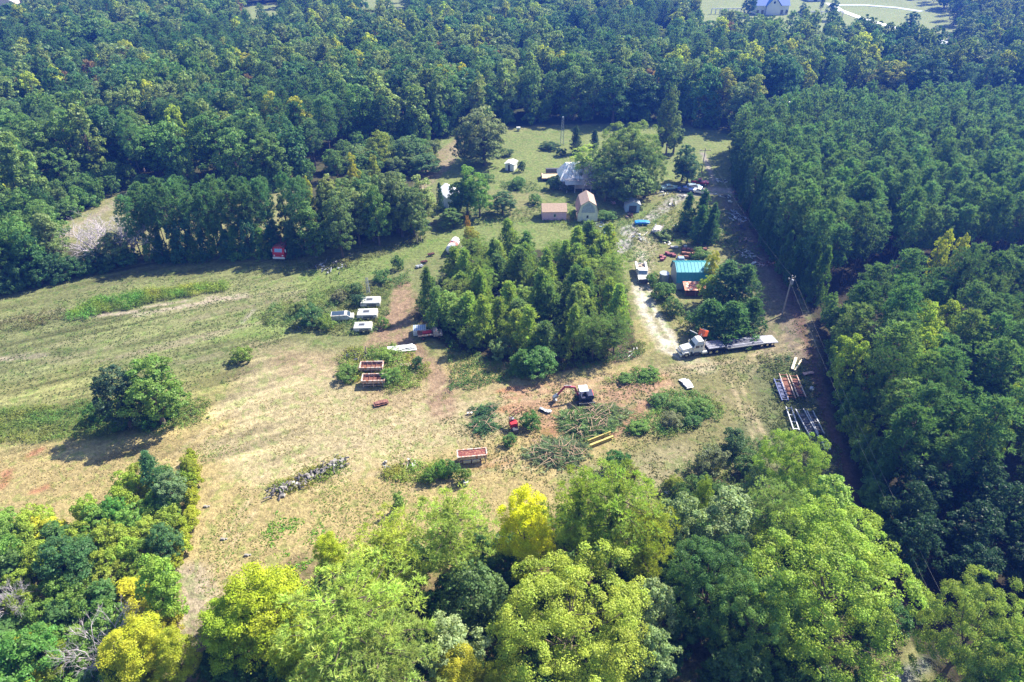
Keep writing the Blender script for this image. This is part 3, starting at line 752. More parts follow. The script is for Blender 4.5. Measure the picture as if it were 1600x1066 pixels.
T('poplar', 775, 1035, 9, 70, (.32, .34, .03), 'small golden tree touching the wide bottom oak')
T('mid', 1024, 905, 12, 80, (.24, .31, .15), 'silvery green tree right of the wide bottom oak')
T('mid', 1030, 985, 11, 85, (.20, .28, .12), 'silvery green tree at the bottom edge, right of the wide oak')
T('oak', 1118, 850, 15, 150, (.075, .15, .045), 'oak with pine shade painted into its leaves, between the two bright oaks')  # dark leaf colour stands for the shadow of the pines at right
T('mid', 1070, 770, 13, 85, (.19, .26, .12), 'greyish green tree right of the two joined pines')
T('mid', 1150, 775, 13, 120, (.21, .28, .13), 'pale leafy tree above the oak painted as shaded')
T('poplar', 1105, 745, 10, 34, LIME, 'thin lime green sapling above the pale leafy tree')
T('bigpine', 1214, 765, 14, 95, (.20, .29, .09), 'rounded pale tree between the pale leafy tree and the great oak')
T('oak', 1312, 818, 19, 265, (.22, .31, .045), 'great bright green oak at the bottom right')
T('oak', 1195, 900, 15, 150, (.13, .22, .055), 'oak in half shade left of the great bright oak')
T('oak', 1242, 674, 14, 112, (.21, .31, .05), 'round bright green tree at the lower end of the frames by the right wood')
T('mid', 1300, 745, 14, 105, (.21, .31, .07), 'bright tree between the round green tree and the great oak')
T('mid', 1190, 730, 9, 60, (.16, .22, .09), 'small grey green tree left of the round bright green tree')
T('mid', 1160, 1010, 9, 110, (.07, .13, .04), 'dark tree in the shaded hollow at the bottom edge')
T('oak', 1540, 918, 16, 160, (.20, .27, .05), 'green and rust tinged tree in the bottom right corner')
T('mid', 1590, 985, 13, 110, (.16, .26, .04), 'green tree behind the rust tinged one in the bottom right corner')
# left field
T('mid', 226, 562, 13, 106, (.13, .215, .045), 'round bright tree standing alone in the left field')
T('mid', 172, 572, 12.5, 78, (.055, .10, .055), 'darker bluish tree joined to the left side of the lone bright tree')
for u, v, w in ((158, 655, 42), (196, 662, 45), (235, 664, 40), (262, 652, 38)):
    base_tree('bush', u, v, 3, w, jit((.07, .16, .04)), 'leafy skirt at the foot of the lone field trees', 'undergrowth of the lone field trees')
base_tree('bush', 378, 563, 2.6, 36, (.17, .24, .05), 'single yellowish bush out in the left field')
base_tree('sapling', 625, 800, 4, 26, (.17, .26, .06), 'solitary sapling at the edge of the straw field above the bottom trees')
base_tree('bush', 726, 753, 2.4, 24, (.14, .22, .05), 'small round shrub with a white box below the red hopper')
# clearing
T('mid', 755, 168, 17, 84, (.17, .21, .09), 'broad olive tree at the left of the lawn, above the small white shed')
T('mid', 724, 195, 13, 40, (.12, .17, .06), 'smaller crown on the left side of the broad olive lawn tree')
T('oak', 988, 196, 18, 104, (.16, .23, .055), 'large spreading oak behind the barns')
T('mid', 984, 203, 16.5, 84, (.15, .21, .055), 'dense upper dome of the large spreading oak')
T('oak', 1015, 232, 14, 60, (.12, .19, .055), 'right shoulder crown beside the large spreading oak')
T('tall', 1053, 138, 22, 34, (.12, .18, .06), 'tall column shaped tree between the lawn and the utility pole')
T('tall', 1038, 158, 18, 20, (.11, .17, .06), 'slimmer stem on the left of the tall column shaped tree')
T('mid', 1072, 226, 11, 40, (.07, .14, .06), 'dark green tree above the parked cars')
T('mid', 922, 226, 12, 60, (.27, .36, .09), 'light yellow green tree behind the pale roofed house')
T('mid', 945, 246, 10, 60, (.25, .35, .09), 'light yellow green tree at the right end of the pale roof')
T('mid', 948, 268, 8.5, 44, (.10, .15, .06), 'dull green low tree in front of the pale roofed house')
T('cedar', 901, 197, 9, 20, (.06, .12, .07), 'dark pointed cedar on the back lawn')
T('cedar', 930, 203, 6, 16, (.06, .13, .08), 'short dark cedar on the back lawn, right of the pointed one')
T('young', 1078, 303, 10, 30, (.06, .13, .055), 'left tree of the dark conifer clump below the parked cars')
T('young', 1102, 298, 11, 32, (.06, .13, .055), 'upper tree of the dark conifer clump below the parked cars')
T('young', 1098, 322, 10, 34, (.065, .14, .055), 'middle tree of the dark conifer clump below the parked cars')
T('young', 1118, 318, 10, 28, (.06, .13, .05), 'right tree of the dark conifer clump below the parked cars')
T('young', 1115, 335, 8, 24, (.06, .13, .05), 'lowest tree of the dark conifer clump below the parked cars')
base_tree('young', 1128, 478, 10.5, 70, (.085, .16, .07), 'tall pale conifer right of the teal roof')
base_tree('young', 1156, 480, 10, 62, (.08, .15, .06), 'conifer at the right of the clump beside the teal roof')
base_tree('young', 1104, 518, 7.5, 66, (.07, .15, .045), 'lower left conifer of the clump under the teal roof')
base_tree('young', 1138, 526, 8, 74, (.075, .16, .05), 'front conifer of the clump beside the teal roof')
base_tree('young', 1170, 516, 7.5, 50, (.07, .14, .05), 'lower right conifer of the clump beside the teal roof')
T('poplar', 1117, 392, 9, 26, (.34, .36, .03), 'yellow leaved tree against the right end of the teal roof')
T('mid', 1108, 430, 7, 34, (.22, .30, .04), 'yellow green tree overhanging the right end of the teal roof')

T('tall', 728, 258, 14, 46, (.14, .25, .045), 'bright green tree in front of the white shed roof left of the lawn')
T('mid', 748, 272, 12, 46, (.13, .24, .05), 'rounded green tree right of the white shed roof')
T('mid', 715, 285, 10, 36, (.08, .15, .05), 'dark tree close against the white shed roof')
T('young', 686, 287, 8, 14, (.05, .11, .06), 'narrow dark evergreen at the left of the white shed roof')
T('mid', 785, 300, 6, 46, (.07, .13, .05), 'dark rounded thicket tree right of the white shed roof')
T('mid', 705, 325, 5, 42, (.11, .18, .05), 'low green bush in front of the white shed roof')
T('poplar', 735, 355, 9, 34, (.26, .27, .045), 'yellowish tree at the back corner of the middle grove')
T('poplar', 730, 338, 9, 12, ORG, 'thin orange tinged tree at the back corner of the middle grove')
T('mid', 590, 205, 12, 44, (.20, .25, .04), 'rounded tree with a bright yellow top before the far wood')
T('mid', 640, 212, 9, 60, (.10, .17, .06), 'wide dull green tree right of the yellow topped one')
T('mid', 664, 240, 6, 54, (.09, .16, .06), 'wide dark bush beside the dirt track')
T('tall', 548, 240, 14, 26, (.30, .31, .03), 'yellow topped tree above the clump right of the red truck')
T('tall', 582, 243, 13, 24, (.22, .26, .04), 'second yellow topped tree above the clump right of the red truck')
T('tall', 478, 278, 16, 20, (.27, .30, .045), 'bright yellow green tree at the left end of the clump above the red truck')
T('tall', 510, 275, 17, 46, (.20, .24, .07), 'tall pale green tree leading the clump right of the red truck')
T('mid', 530, 295, 15, 60, (.13, .19, .07), 'full leafy tree at the front left of the clump right of the red truck')
T('mid', 615, 270, 16, 70, (.14, .19, .075), 'large leafy tree at the top of the clump right of the red truck')
T('young', 572, 300, 11, 34, (.06, .13, .07), 'dark bluish conifer inside the clump right of the red truck')
T('young', 645, 295, 12, 34, (.07, .14, .06), 'conifer at the right end of the clump')
T('mid', 1393, 96, 17, 72, (.24, .27, .05), 'large round tree with a yellow top behind the plantation')
T('mid', 1440, 88, 19, 100, (.05, .11, .045), 'very broad dark tree behind the plantation')
T('mid', 1520, 80, 18, 90, (.12, .17, .07), 'broad pale tree right of the very broad dark one')
T('tall', 1135, 110, 19, 44, (.22, .25, .05), 'yellowish tree at the right end of the far wood front')
T('tall', 1180, 118, 19, 50, (.20, .24, .05), 'yellowish leafy tree above the plantation corner')
T('tall', 1163, 175, 17, 40, (.11, .17, .05), 'green tree at the corner of the plantation')
T('tall', 385, 85, 19, 40, (.30, .30, .045), 'yellow tree high in the wood at the upper left')
T('tall', 420, 145, 19, 38, (.30, .32, .04), 'first of two yellow green trees at the front of the left wood')
T('tall', 462, 155, 19, 46, (.30, .32, .04), 'second of two yellow green trees at the front of the left wood')
T('tall', 690, 102, 18, 50, (.36, .37, .02), 'brightest yellow tree in the front of the far wood')
T('tall', 722, 100, 18, 26, (.38, .38, .02), 'slim yellow tree beside the brightest one in the far wood')
T('tall', 350, 60, 18, 30, (.20, .24, .05), 'pale yellow tree near the upper left of the far wood')
T('mid', 862, 82, 17, 34, (.24, .27, .04), 'yellow green round tree in the far wood above the lawn')
T('mid', 1482, 362, 15, 32, (.33, .38, .03), 'yellow tree on the crest of the nearer right wood')
T('mid', 1510, 366, 14, 24, (.31, .35, .03), 'small yellow tree beside the one on the crest of the right wood')
base_tree('tall', 1052, 238, 13, 34, (.12, .18, .06), 'lower foliage around the foot of the tall column shaped tree')
base_tree('mid', 1073, 287, 9, 44, (.08, .15, .06), 'full lower crown of the dark green tree above the parked cars')
base_tree('mid', 985, 318, 11, 80, (.13, .20, .06), 'low hanging lower crown of the large spreading oak')
base_tree('mid', 757, 258, 9, 64, (.15, .20, .08), 'lower crown of the broad olive lawn tree')
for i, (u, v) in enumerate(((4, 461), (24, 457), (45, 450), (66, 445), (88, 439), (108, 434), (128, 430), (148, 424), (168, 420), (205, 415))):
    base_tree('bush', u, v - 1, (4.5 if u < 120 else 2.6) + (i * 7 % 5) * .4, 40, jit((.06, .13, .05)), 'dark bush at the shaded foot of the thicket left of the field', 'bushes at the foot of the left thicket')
# single shrubs of the yard
for u, v, h, w, c_, lb in ((808, 292, 2.4, 34, GRN, 'low bush on the lawn below the small white shed'), (760, 283, 2, 26, GRN, 'dark hedge bush left of the low lawn bush'),
     (865, 296, 3.5, 26, (.05, .11, .05), 'round dark bush before the plank deck'), (814, 268, 3, 14, (.06, .11, .06), 'small dark shrub right of the white shed'),
     (835, 318, 2.2, 24, GRN, 'bush left above the pink shed'), (888, 300, 2.4, 22, (.07, .10, .05), 'greyish bush before the pale roofed house'),
     (876, 243, 2.2, 18, (.04, .09, .04), 'rounded dark hedge on the back lawn'), (790, 243, 2, 26, (.06, .11, .045), 'long hedge at the left of the back lawn'),
     (858, 232, 1.8, 34, (.06, .11, .045), 'clipped hedge line across the back lawn'), (946, 342, 2, 34, GRN, 'green bushes right of the cream barn'),
     (895, 342, 2.4, 14, GRN, 'bush between the pink shed and the cream barn'), (1020, 300, 3, 26, (.08, .14, .05), 'dark bush under the spreading oak'),
     (1072, 362, 3, 44, (.11, .17, .05), 'rough bush below the conifer clump'), (1108, 372, 2.2, 40, OLV, 'olive scrub above the teal roof'),
     (1040, 372, 1.6, 34, OLV, 'low olive scrub right of the grey flatbed'), (1035, 465, 3.4, 40, GRN, 'bush left of the rusty lean-to'),
     (1050, 490, 3, 34, (.10, .17, .05), 'bush below the rusty lean-to'), (1020, 445, 2.4, 26, GRN, 'bush right of the white pickup'),
     (1095, 405, 2.4, 34, GRN, 'green bush behind the teal roof'), (965, 737, 3.2, 46, (.06, .15, .04), 'dark green shrub above the two joined pines'),
     (985, 748, 2, 30, (.18, .19, .05), 'yellowish shrub right of the dark green shrub'), (1110, 735, 4, 54, (.16, .19, .10), 'large grey green shrub left of the round bright tree'),
     (1148, 705, 3.6, 50, (.08, .14, .06), 'dark shrub above the large grey green one'), (1170, 742, 3.4, 50, (.09, .16, .05), 'shrub between the grey green one and the bright tree'),
     (1052, 765, 2.4, 32, (.20, .24, .04), 'yellow green shrub by the greyish tree'), (1090, 780, 4, 50, (.10, .17, .05), 'dark low shrub below the large grey green one'),
     (828, 668, 2.6, 34, (.09, .19, .05), 'bush grown around the rusty red machine'), (797, 694, 1.8, 24, (.10, .20, .06), 'small bush left of the rusty red machine'),
     (1028, 628, 1.5, 34, (.12, .21, .06), 'first bush of the bank right of the excavator'), (1060, 640, 1.8, 42, (.12, .20, .05), 'second bush of the bank right of the excavator'),
     (1098, 642, 1.6, 38, (.13, .22, .05), 'third bush of the bank right of the excavator'), (1048, 662, 2.0, 36, (.17, .19, .10), 'grey topped bush on the front of the bank'),
     (1080, 662, 1.3, 34, (.07, .15, .04), 'dark bush at the front right of the bank'), (1000, 672, 1.2, 34, (.14, .24, .05), 'light green bush at the front left of the bank'),
     (1015, 590, 1.5, 36, (.13, .23, .05), 'low green bush above the bank, right part'), (978, 596, 1.2, 28, (.13, .22, .06), 'low green bush above the bank, left part'),
     (486, 508, 3.8, 44, (.08, .16, .06), 'bush at the left of the white trailers'), (510, 512, 2.4, 34, (.16, .23, .05), 'yellowish weeds bush below the dark windowed truck'),
     (560, 478, 2.6, 26, (.06, .12, .06), 'dark bush left of the topmost white trailer'), (600, 512, 2, 20, (.13, .22, .05), 'bush right of the lowest white trailer'),
     (556, 462, 2.8, 28, (.12, .19, .07), 'pale bush under the lattice mast by the white trailers'), (598, 440, 2.4, 34, (.09, .17, .05), 'bush at the top end of the bare track'),
     (622, 420, 3, 20, (.10, .18, .06), 'sapling like bush beside the orange beam'), (470, 490, 2.4, 30, (.15, .20, .06), 'yellowish bush at the left tip of the trailer weeds'),
     (530, 470, 2, 30, (.14, .15, .08), 'dry scrub above the dark windowed truck'), (705, 743, 2.6, 30, (.09, .18, .05), 'bush against the left end of the red hopper'),
     (690, 745, 2.8, 26, (.12, .24, .05), 'bright bush left of the red hopper'), (672, 752, 2.2, 26, (.14, .24, .05), 'hedge bush in the row left of the red hopper'),
     (545, 590, 2.2, 40, (.13, .21, .05), 'weedy bush left of the two rusty hoppers'), (612, 596, 2.2, 36, (.13, .23, .05), 'weedy bush right of the two rusty hoppers'),
     (654, 575, 2.4, 18, (.08, .16, .06), 'bush at the right tip of the weedy island'), (600, 562, 2, 40, (.17, .25, .05), 'yellow green weeds behind the two rusty hoppers')):
    base_tree('bush', u, v, h, w, c_, lb)
base_tree('mid', 842, 584, 5.5, 66, (.09, .19, .05), 'dense dark green bush tree at the front edge of the middle grove')
base_tree('young', 815, 582, 5, 44, (.11, .20, .06), 'low pine left of the dense bush tree at the front of the grove')
base_tree('bigpine', 925, 562, 9.5, 62, (.14, .22, .06), 'open pine with reddish stems showing at the front right of the grove')
base_tree('bigpine', 958, 556, 8.5, 50, (.13, .21, .06), 'pine at the front right corner of the grove')
# grey leafless trees
def bare(u, v, h, w, label):
    x, y = ctop(u, v, h); r = w / (F / depth(x, y, h * .6)) / 2
    t = thing('bare_tree', label, 'tree', (x, y, 0), R_.random() * 6); t.scale = (r / 4.6, r / 4.6, h / 10)
    b = bpy.data.objects.new('branches', BARE); COL.objects.link(b); b.parent = t
bare(140, 975, 9, 125, 'leafless grey tree at the bottom left corner beside the yellow tree')
bare(-12, 905, 8, 80, 'leafless pale branches entering at the left edge')
bare(165, 326, 13, 110, 'leafless grey tree at the edge of the left field')
base_tree('mid', 186, 414, 8, 50, OLV, 'olive green tree under the right side of the leafless field edge tree')
base_tree('young', 436, 397, 9, 30, (.06, .12, .07), 'dark evergreen directly behind the red truck')
base_tree('young', 462, 401, 9, 34, (.07, .13, .06), 'dark evergreen just right of the red truck')
base_tree('tall', 455, 385, 15, 34, (.10, .16, .06), 'tall narrow tree behind the red truck')
bare(190, 338, 10, 80, 'third leafless tree, right of the bigger one at the field edge')
bare(128, 340, 11, 95, 'smaller leafless grey tree left of the bigger one at the field edge')
bare(918, 246, 10, 74, 'leafless brown tree in front of the pale house roof')
bare(735, 372, 5, 26, 'leafless scrub by the white tank')
# left bottom thicket
T('poplar', 205, 968, 10, 120, (.36, .38, .03), 'yellow tree in the bottom left beside the leafless one')
T('poplar', 262, 985, 9, 74, (.30, .34, .03), 'yellow green tree at the foot of the narrow path, bottom left')
T('tall', 232, 868, 13, 74, (.20, .31, .05), 'feathery light green tree leaning over the narrow path')
T('young', 228, 706, 8, 46, (.09, .19, .09), 'blue green young pine at the upper tip of the left thicket')
T('mid', 262, 738, 7, 62, (.13, .20, .09), 'greyish green tree below the young pine of the left thicket')
T('poplar', 288, 712, 6, 28, (.24, .28, .04), 'slim yellowish tree at the right tip of the left thicket')
T('mid', 172, 775, 5, 46, (.09, .22, .04), 'small dense green tree at the notch of the left thicket')
T('mid', 95, 842, 8, 90, (.06, .13, .045), 'dark shrubby tree in the left thicket')
T('mid', 250, 822, 7, 56, (.08, .16, .06), 'dark green tree at the path side of the left thicket')
T('mid', 30, 985, 8, 110, (.09, .20, .04), 'fresh green tree in the bottom left corner')
rt = random.Random(8)
for x, y in scatter(gpoly([(-90, 845), (0, 822), (110, 815), (160, 800), (215, 745), (300, 745), (306, 790), (285, 850), (268, 920), (262, 1000), (250, 1130), (-60, 1130)]), 3.4, rt):
    q = rt.random()
    place('bush' if q < .7 else 'sapling', x, y, rt.uniform(2.4, 4.8), rt.uniform(1.8, 2.8),
          jit((.15, .25, .05) if q < .4 else (.23, .30, .045) if q < .65 else (.34, .34, .03) if q < .82 else (.09, .17, .05)),
          ('%s shrub of the left thicket, %s' % (('small', 'middling', 'large')[int(q * 3)], 'field side' if PX(x, y)[1] < 850 else 'path side' if PX(x, y)[0] > 200 else 'towards the bottom left corner' if PX(x, y)[1] > 950 else 'in its middle')), 'shrubs of the left thicket')
for i in range(14):
    v = 720 + i * 13; u = np.interp(v, [720, 760, 850, 900], [300, 312, 290, 278]) + rt.uniform(-6, 4)
    x, y = G(u, v); place('sapling', x, y, rt.uniform(2.5, 4), rt.uniform(.8, 1.3), jit((.28, .32, .03)), 'sapling coloured yellow green as sunlit, along the right edge of the left thicket', 'saplings edging the left thicket')  # sunlight on the thicket edge put into the yellow leaf colour
# undergrowth below the foreground trees
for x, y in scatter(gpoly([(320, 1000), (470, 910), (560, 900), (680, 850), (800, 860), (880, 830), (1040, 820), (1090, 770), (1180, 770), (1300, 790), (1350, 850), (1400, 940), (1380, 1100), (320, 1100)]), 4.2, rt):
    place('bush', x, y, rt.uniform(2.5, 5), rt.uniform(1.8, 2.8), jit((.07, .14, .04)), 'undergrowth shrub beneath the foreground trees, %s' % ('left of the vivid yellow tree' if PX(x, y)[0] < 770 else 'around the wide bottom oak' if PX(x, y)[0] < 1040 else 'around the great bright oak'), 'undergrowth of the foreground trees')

# ------------------------------------------------------------------ weeds and grass (nobody could count them)
def ground_z(x, y):
    return (fbm(x, y, 1 / 14., 3) - .5) * .35 + (fbm(x, y, 1 / 1.6, 2) - .5) * .10 - .1
def pts_in(poly_px, dens, rs, warp=1.5):
    g = np.array(gpoly(poly_px)); lo = g.min(0) - 2; hi = g.max(0) + 2
    n = int((hi[0] - lo[0]) * (hi[1] - lo[1]) * dens)
    p = lo + rs.rand(n, 2) * (hi - lo)
    wx = (fbm(p[:, 0], p[:, 1], .35, 2) - .5) * warp * 2; wy = (fbm(p[:, 0] + 50, p[:, 1], .35, 2) - .5) * warp * 2
    return p[inpoly(p[:, 0] + wx, p[:, 1] + wy, [tuple(q) for q in g])]
def weeds(name, label, polys, dens, h, col, seed, leaf=.26, nl=10, spread=.35, cat='weeds', upright=.5):
    rs = np.random.RandomState(seed)
    p = np.concatenate([pts_in(q, dens, rs) for q in polys]); n = len(p)
    hh = h * (.35 + 1.1 * fbm(p[:, 0], p[:, 1], .5, 3)) * (.6 + .7 * rs.rand(n))
    gz = ground_z(p[:, 0], p[:, 1])
    d = rs.normal(size=(n, nl, 3)); d[..., 2] = np.abs(d[..., 2]) + .2; d = nrm(d)
    C = np.stack([p[:, 0], p[:, 1], gz + hh * .2], 1)[:, None, :] + d * np.stack([np.full(n, spread) + .2 * hh, np.full(n, spread) + .2 * hh, hh * .8], 1)[:, None, :] * (.4 + .6 * rs.rand(n, nl, 1))
    C = C.reshape(-1, 3); Nn = nrm(d.reshape(-1, 3) + rs.normal(size=(n * nl, 3)) * upright + np.array([0, 0, .3]))
    V, Q = quads(C, Nn, leaf * (.6 + .8 * rs.rand(n * nl)), rs, .55)
    patch = np.repeat(fbm(p[:, 0], p[:, 1], .45, 3), nl)
    a = np.clip(patch * .9 + (rs.rand(n * nl) - .5) * .6, 0, 1); b = np.clip(np.repeat(fbm(p[:, 0] + 99, p[:, 1], .3, 2), nl) * 1.6 - .3 + (rs.rand(n * nl) - .5) * .3, 0, 1)
    o = bpy.data.objects.new(name, np_mesh(name, [(V, Q, 0, a, b)], [WEEDM])); COL.objects.link(o); o.color = (*col, 1)
    return tag(o, label, cat, kind='stuff')
WEEDM = leaf_mat('weed_leaves', vary=.5, hue=.06)
W1, W2, W3 = (.20, .27, .06), (.14, .22, .06), (.22, .27, .055)
weeds('tall_weeds', 'strip of tall bright green weeds left standing across the left field', [[(106, 488), (160, 468), (215, 458), (290, 448), (352, 440), (366, 450), (300, 462), (220, 478), (150, 494), (112, 500)]], 12, 1.7, (.24, .34, .055), 1)
weeds('tall_weeds', 'faded olive weeds trailing off the left end of the bright weed strip', [[(-20, 505), (110, 478), (112, 494), (60, 508), (-20, 524)]], 3, .8, (.19, .19, .08), 2)
weeds('tall_weeds', 'rough green weeds around the foot of the two field trees', [[(-40, 645), (60, 636), (140, 630), (250, 640), (315, 622), (326, 650), (310, 668), (240, 672), (150, 680), (80, 690), (-40, 692)]], 4, 1.0, W1, 3)
weeds('weed_island', 'overgrown island of green weeds around the two rusty hoppers', [[(524, 562), (545, 545), (600, 540), (640, 552), (668, 572), (668, 602), (640, 612), (580, 604), (530, 590)]], 6, 1.2, (.24, .32, .06), 4)
weeds('weed_island', 'tangle of weeds around the white boxy trailers', [[(402, 494), (450, 470), (520, 452), (560, 440), (600, 452), (640, 418), (650, 438), (612, 455), (604, 490), (590, 522), (530, 528), (470, 512), (410, 502)]], 5, 1.1, (.20, .26, .08), 5)
weeds('weed_island', 'weeds along the front and left side of the middle grove', [[(655, 470), (700, 545), (700, 612), (760, 606), (860, 586), (1000, 560), (1000, 530), (860, 580), (720, 545), (680, 500), (668, 440)]], 5, 1.0, W2, 6)
weeds('weed_hedge', 'low hedge of yellow green weeds running left from the red hopper', [[(592, 738), (640, 726), (690, 722), (715, 730), (712, 745), (660, 750), (610, 752)]], 8, 1.3, (.28, .33, .06), 7)
weeds('weed_hedge', 'yellow green weeds growing through the long rubble pile', [[(424, 764), (450, 746), (490, 728), (530, 714), (544, 722), (520, 740), (480, 768), (440, 780)]], 6, .9, (.26, .29, .05), 8)
weeds('weed_bank', 'green weeds covering the bank right of the excavator', [[(965, 680), (1010, 640), (1030, 618), (1090, 612), (1130, 630), (1135, 650), (1090, 668), (1020, 684)], [(945, 592), (985, 578), (1040, 588), (1036, 600), (990, 602)]], 6, 1.2, (.19, .28, .06), 9)
weeds('yard_weeds', 'scruffy weeds over the yard around the barns and the teal roofed shed', [[(830, 340), (900, 345), (1000, 335), (1060, 300), (1060, 330), (1140, 330), (1190, 400), (1150, 420), (1130, 380), (1030, 380), (1020, 420), (1060, 470), (1090, 520), (1040, 500), (1010, 420), (940, 375)]], 2.2, .7, (.19, .25, .07), 10)
weeds('yard_weeds', 'weeds on the shaded ground between the frames and the lower trees', [[(1185, 560), (1240, 556), (1280, 620), (1330, 770), (1240, 770), (1180, 720), (1215, 650)]], 3, .6, (.13, .18, .06), 11)
weeds('yard_weeds', 'brushy weeds along the top edge of the bottom trees', [[(1000, 770), (1060, 740), (1100, 700), (1190, 680), (1200, 700), (1180, 780), (1090, 800), (1010, 800)]], 4, 1.1, (.13, .20, .05), 12)
weeds('grass_edge', 'uncut grass along the edge of the clump right of the red truck', [[(440, 410), (500, 412), (560, 404), (660, 362), (665, 372), (600, 402), (540, 420), (440, 424)]], 3, .7, (.16, .19, .07), 13)
weeds('lawn_scrub', 'rough growth across the lawn between the sheds', [[(690, 300), (760, 300), (790, 330), (860, 320), (900, 330), (800, 350), (700, 350)], [(770, 285), (830, 283), (860, 300), (800, 300)]], 2.2, .8, (.13, .20, .055), 14)
# small green weeds sprouting in the straw field, and straw tufts
rs = np.random.RandomState(30)
def tufts(name, label, poly, dens, col, seed, thr, size=.16, sc=.22, cat='grass'):
    rs = np.random.RandomState(seed); p = pts_in(poly, dens, rs, 3)
    k = fbm(p[:, 0], p[:, 1], sc, 4) + (rs.rand(len(p)) - .5) * .25; p = p[k > thr]; n = len(p); nl = 4
    d = rs.normal(size=(n, nl, 3)); d[..., 2] = np.abs(d[..., 2]) * .6 + .3; d = nrm(d)
    C = (np.stack([p[:, 0], p[:, 1], ground_z(p[:, 0], p[:, 1]) + .04], 1)[:, None, :] + d * np.array([.2, .2, .12]) * rs.rand(n, nl, 1)).reshape(-1, 3)
    V, Q = quads(C, nrm(d.reshape(-1, 3) + rs.normal(size=(n * nl, 3)) * .5 + np.array([0, 0, .5])), size * (.6 + .8 * rs.rand(n * nl)), rs, .6)
    o = bpy.data.objects.new(name, np_mesh(name, [(V, Q, 0, rs.rand(n * nl), rs.rand(n * nl))], [WEEDM])); COL.objects.link(o); o.color = (*col, 1)
    return tag(o, label, cat, kind='stuff')
tufts('field_weeds', 'small green weeds speckling the straw field above the bottom trees', [(300, 700), (700, 690), (760, 800), (560, 840), (480, 900), (300, 960), (270, 860)], 7, (.20, .30, .05), 31, .55)
tufts('field_weeds', 'brighter leafy weeds on the pale ground left of the rounded pine', [(420, 800), (500, 800), (540, 830), (490, 900), (430, 900), (400, 850)], 14, (.22, .38, .05), 32, .57, .24, .5)
tufts('straw', 'dry straw tufts over the sunny field', [(-40, 690), (330, 640), (560, 600), (900, 620), (1100, 720), (860, 780), (700, 800), (480, 860), (300, 960), (200, 760), (-40, 830)], 3.5, (.38, .32, .17), 33, .47, .18)
tufts('meadow_grass', 'green grass tufts over the left field', [(-60, 500), (200, 440), (480, 405), (660, 370), (480, 500), (400, 560), (330, 640), (-60, 660)], 3, (.15, .185, .068), 34, .46, .24)
tufts('yard_grass', 'thin grass over the worn yard around the truck and excavator', [(700, 640), (900, 590), (1060, 575), (1270, 500), (1290, 600), (1200, 700), (1000, 760), (860, 770), (740, 700)], 6, (.15, .17, .065), 35, .48, .22)

STICK = mat('cut_wood', (.34, .24, .16), .9, var=.3)
# felled branches lying in heaps
def brush(u, v, ru, rv, label, seed, n=150, col=(.22, .31, .17)):
    rs = np.random.RandomState(seed); x0, y0 = G(u, v); xa, _ = G(u + ru, v); _, ya = G(u, v - rv)
    rx, ry = abs(xa - x0), abs(ya - y0)
    t = thing('brush_pile', label, 'brush pile', (x0, y0, 0))
    tb = []; C = []; D = []
    for i in range(n):
        a = rs.rand() * 6.28; r = math.sqrt(rs.rand()); px, py = math.cos(a) * r * rx, math.sin(a) * r * ry
        z = .1 + (1 - r) * 1.3 * rs.rand(); an = rs.normal() * .7 + (.2 if rs.rand() < .5 else 3.3); L_ = .8 + 1.5 * rs.rand()
        d = np.array([math.cos(an), math.sin(an), rs.normal() * .14]); p = np.array([px, py, z]); q = p + d * L_
        tb.append(tube_np([p, (p + q) / 2 + [0, 0, .06], q], [.035, .03, .012], 4))
        m_ = 34; s = rs.rand(m_, 1); C.append(p + d * L_ * s + rs.normal(size=(m_, 3)) * [.12, .12, .05]); D.append(nrm(d + rs.normal(size=(m_, 3)) * .55))
    C = np.concatenate(C); D = np.concatenate(D); st_ = []
    for i in range(n // 5):
        a = rs.rand() * 6.28; r = math.sqrt(rs.rand()); p = np.array([math.cos(a) * r * rx, math.sin(a) * r * ry, .5 + (1 - r) * 1.0]); an = rs.rand() * 6.28; L_ = 1 + 2 * rs.rand()
        q = p + np.array([math.cos(an) * L_, math.sin(an) * L_, rs.normal() * .3]); st_.append(tube_np([p, (p + q) / 2 + [0, 0, .1], q], [.06, .05, .02], 5))
    if st_:
        SV, SF = join_tubes(st_); o = bpy.data.objects.new('bare_sticks', np_mesh('bare_sticks', [(SV, SF, 0, None, None)], [STICK])); COL.objects.link(o); o.parent = t
    V, Fq = blades(C, D, .42 + .4 * rs.rand(len(C)), np.full(len(C), .12), rs)
    rr = np.repeat(rs.rand(n), 34)
    o = bpy.data.objects.new('needles', np_mesh('needles', [(V, Fq, 0, rr, rs.rand(len(C)))], [LEAF])); COL.objects.link(o); o.parent = t; o.color = (*col, 1)
    TV, TF = join_tubes(tb); o = bpy.data.objects.new('branches', np_mesh('branches', [(TV, TF, 0, None, None)], [BARK])); COL.objects.link(o); o.parent = t
brush(872, 708, 44, 20, 'wide heap of cut grey green branches left of the yellow beams', 1, 300)
brush(915, 662, 38, 22, 'heap of cut branches below the excavator', 2, 260, (.20, .32, .13))
brush(945, 648, 34, 16, 'heap of cut branches on the right below the excavator', 3, 150, (.24, .33, .16))
brush(757, 645, 14, 10, 'small heap of cut branches out on the straw field', 4, 50, (.12, .26, .13))
brush(756, 668, 14, 8, 'smallest heap of cut branches below the other one on the field', 5, 40, (.12, .27, .12))
brush(910, 620, 6, 4, 'tuft of cut branches at the foot of the excavator', 6, 16)

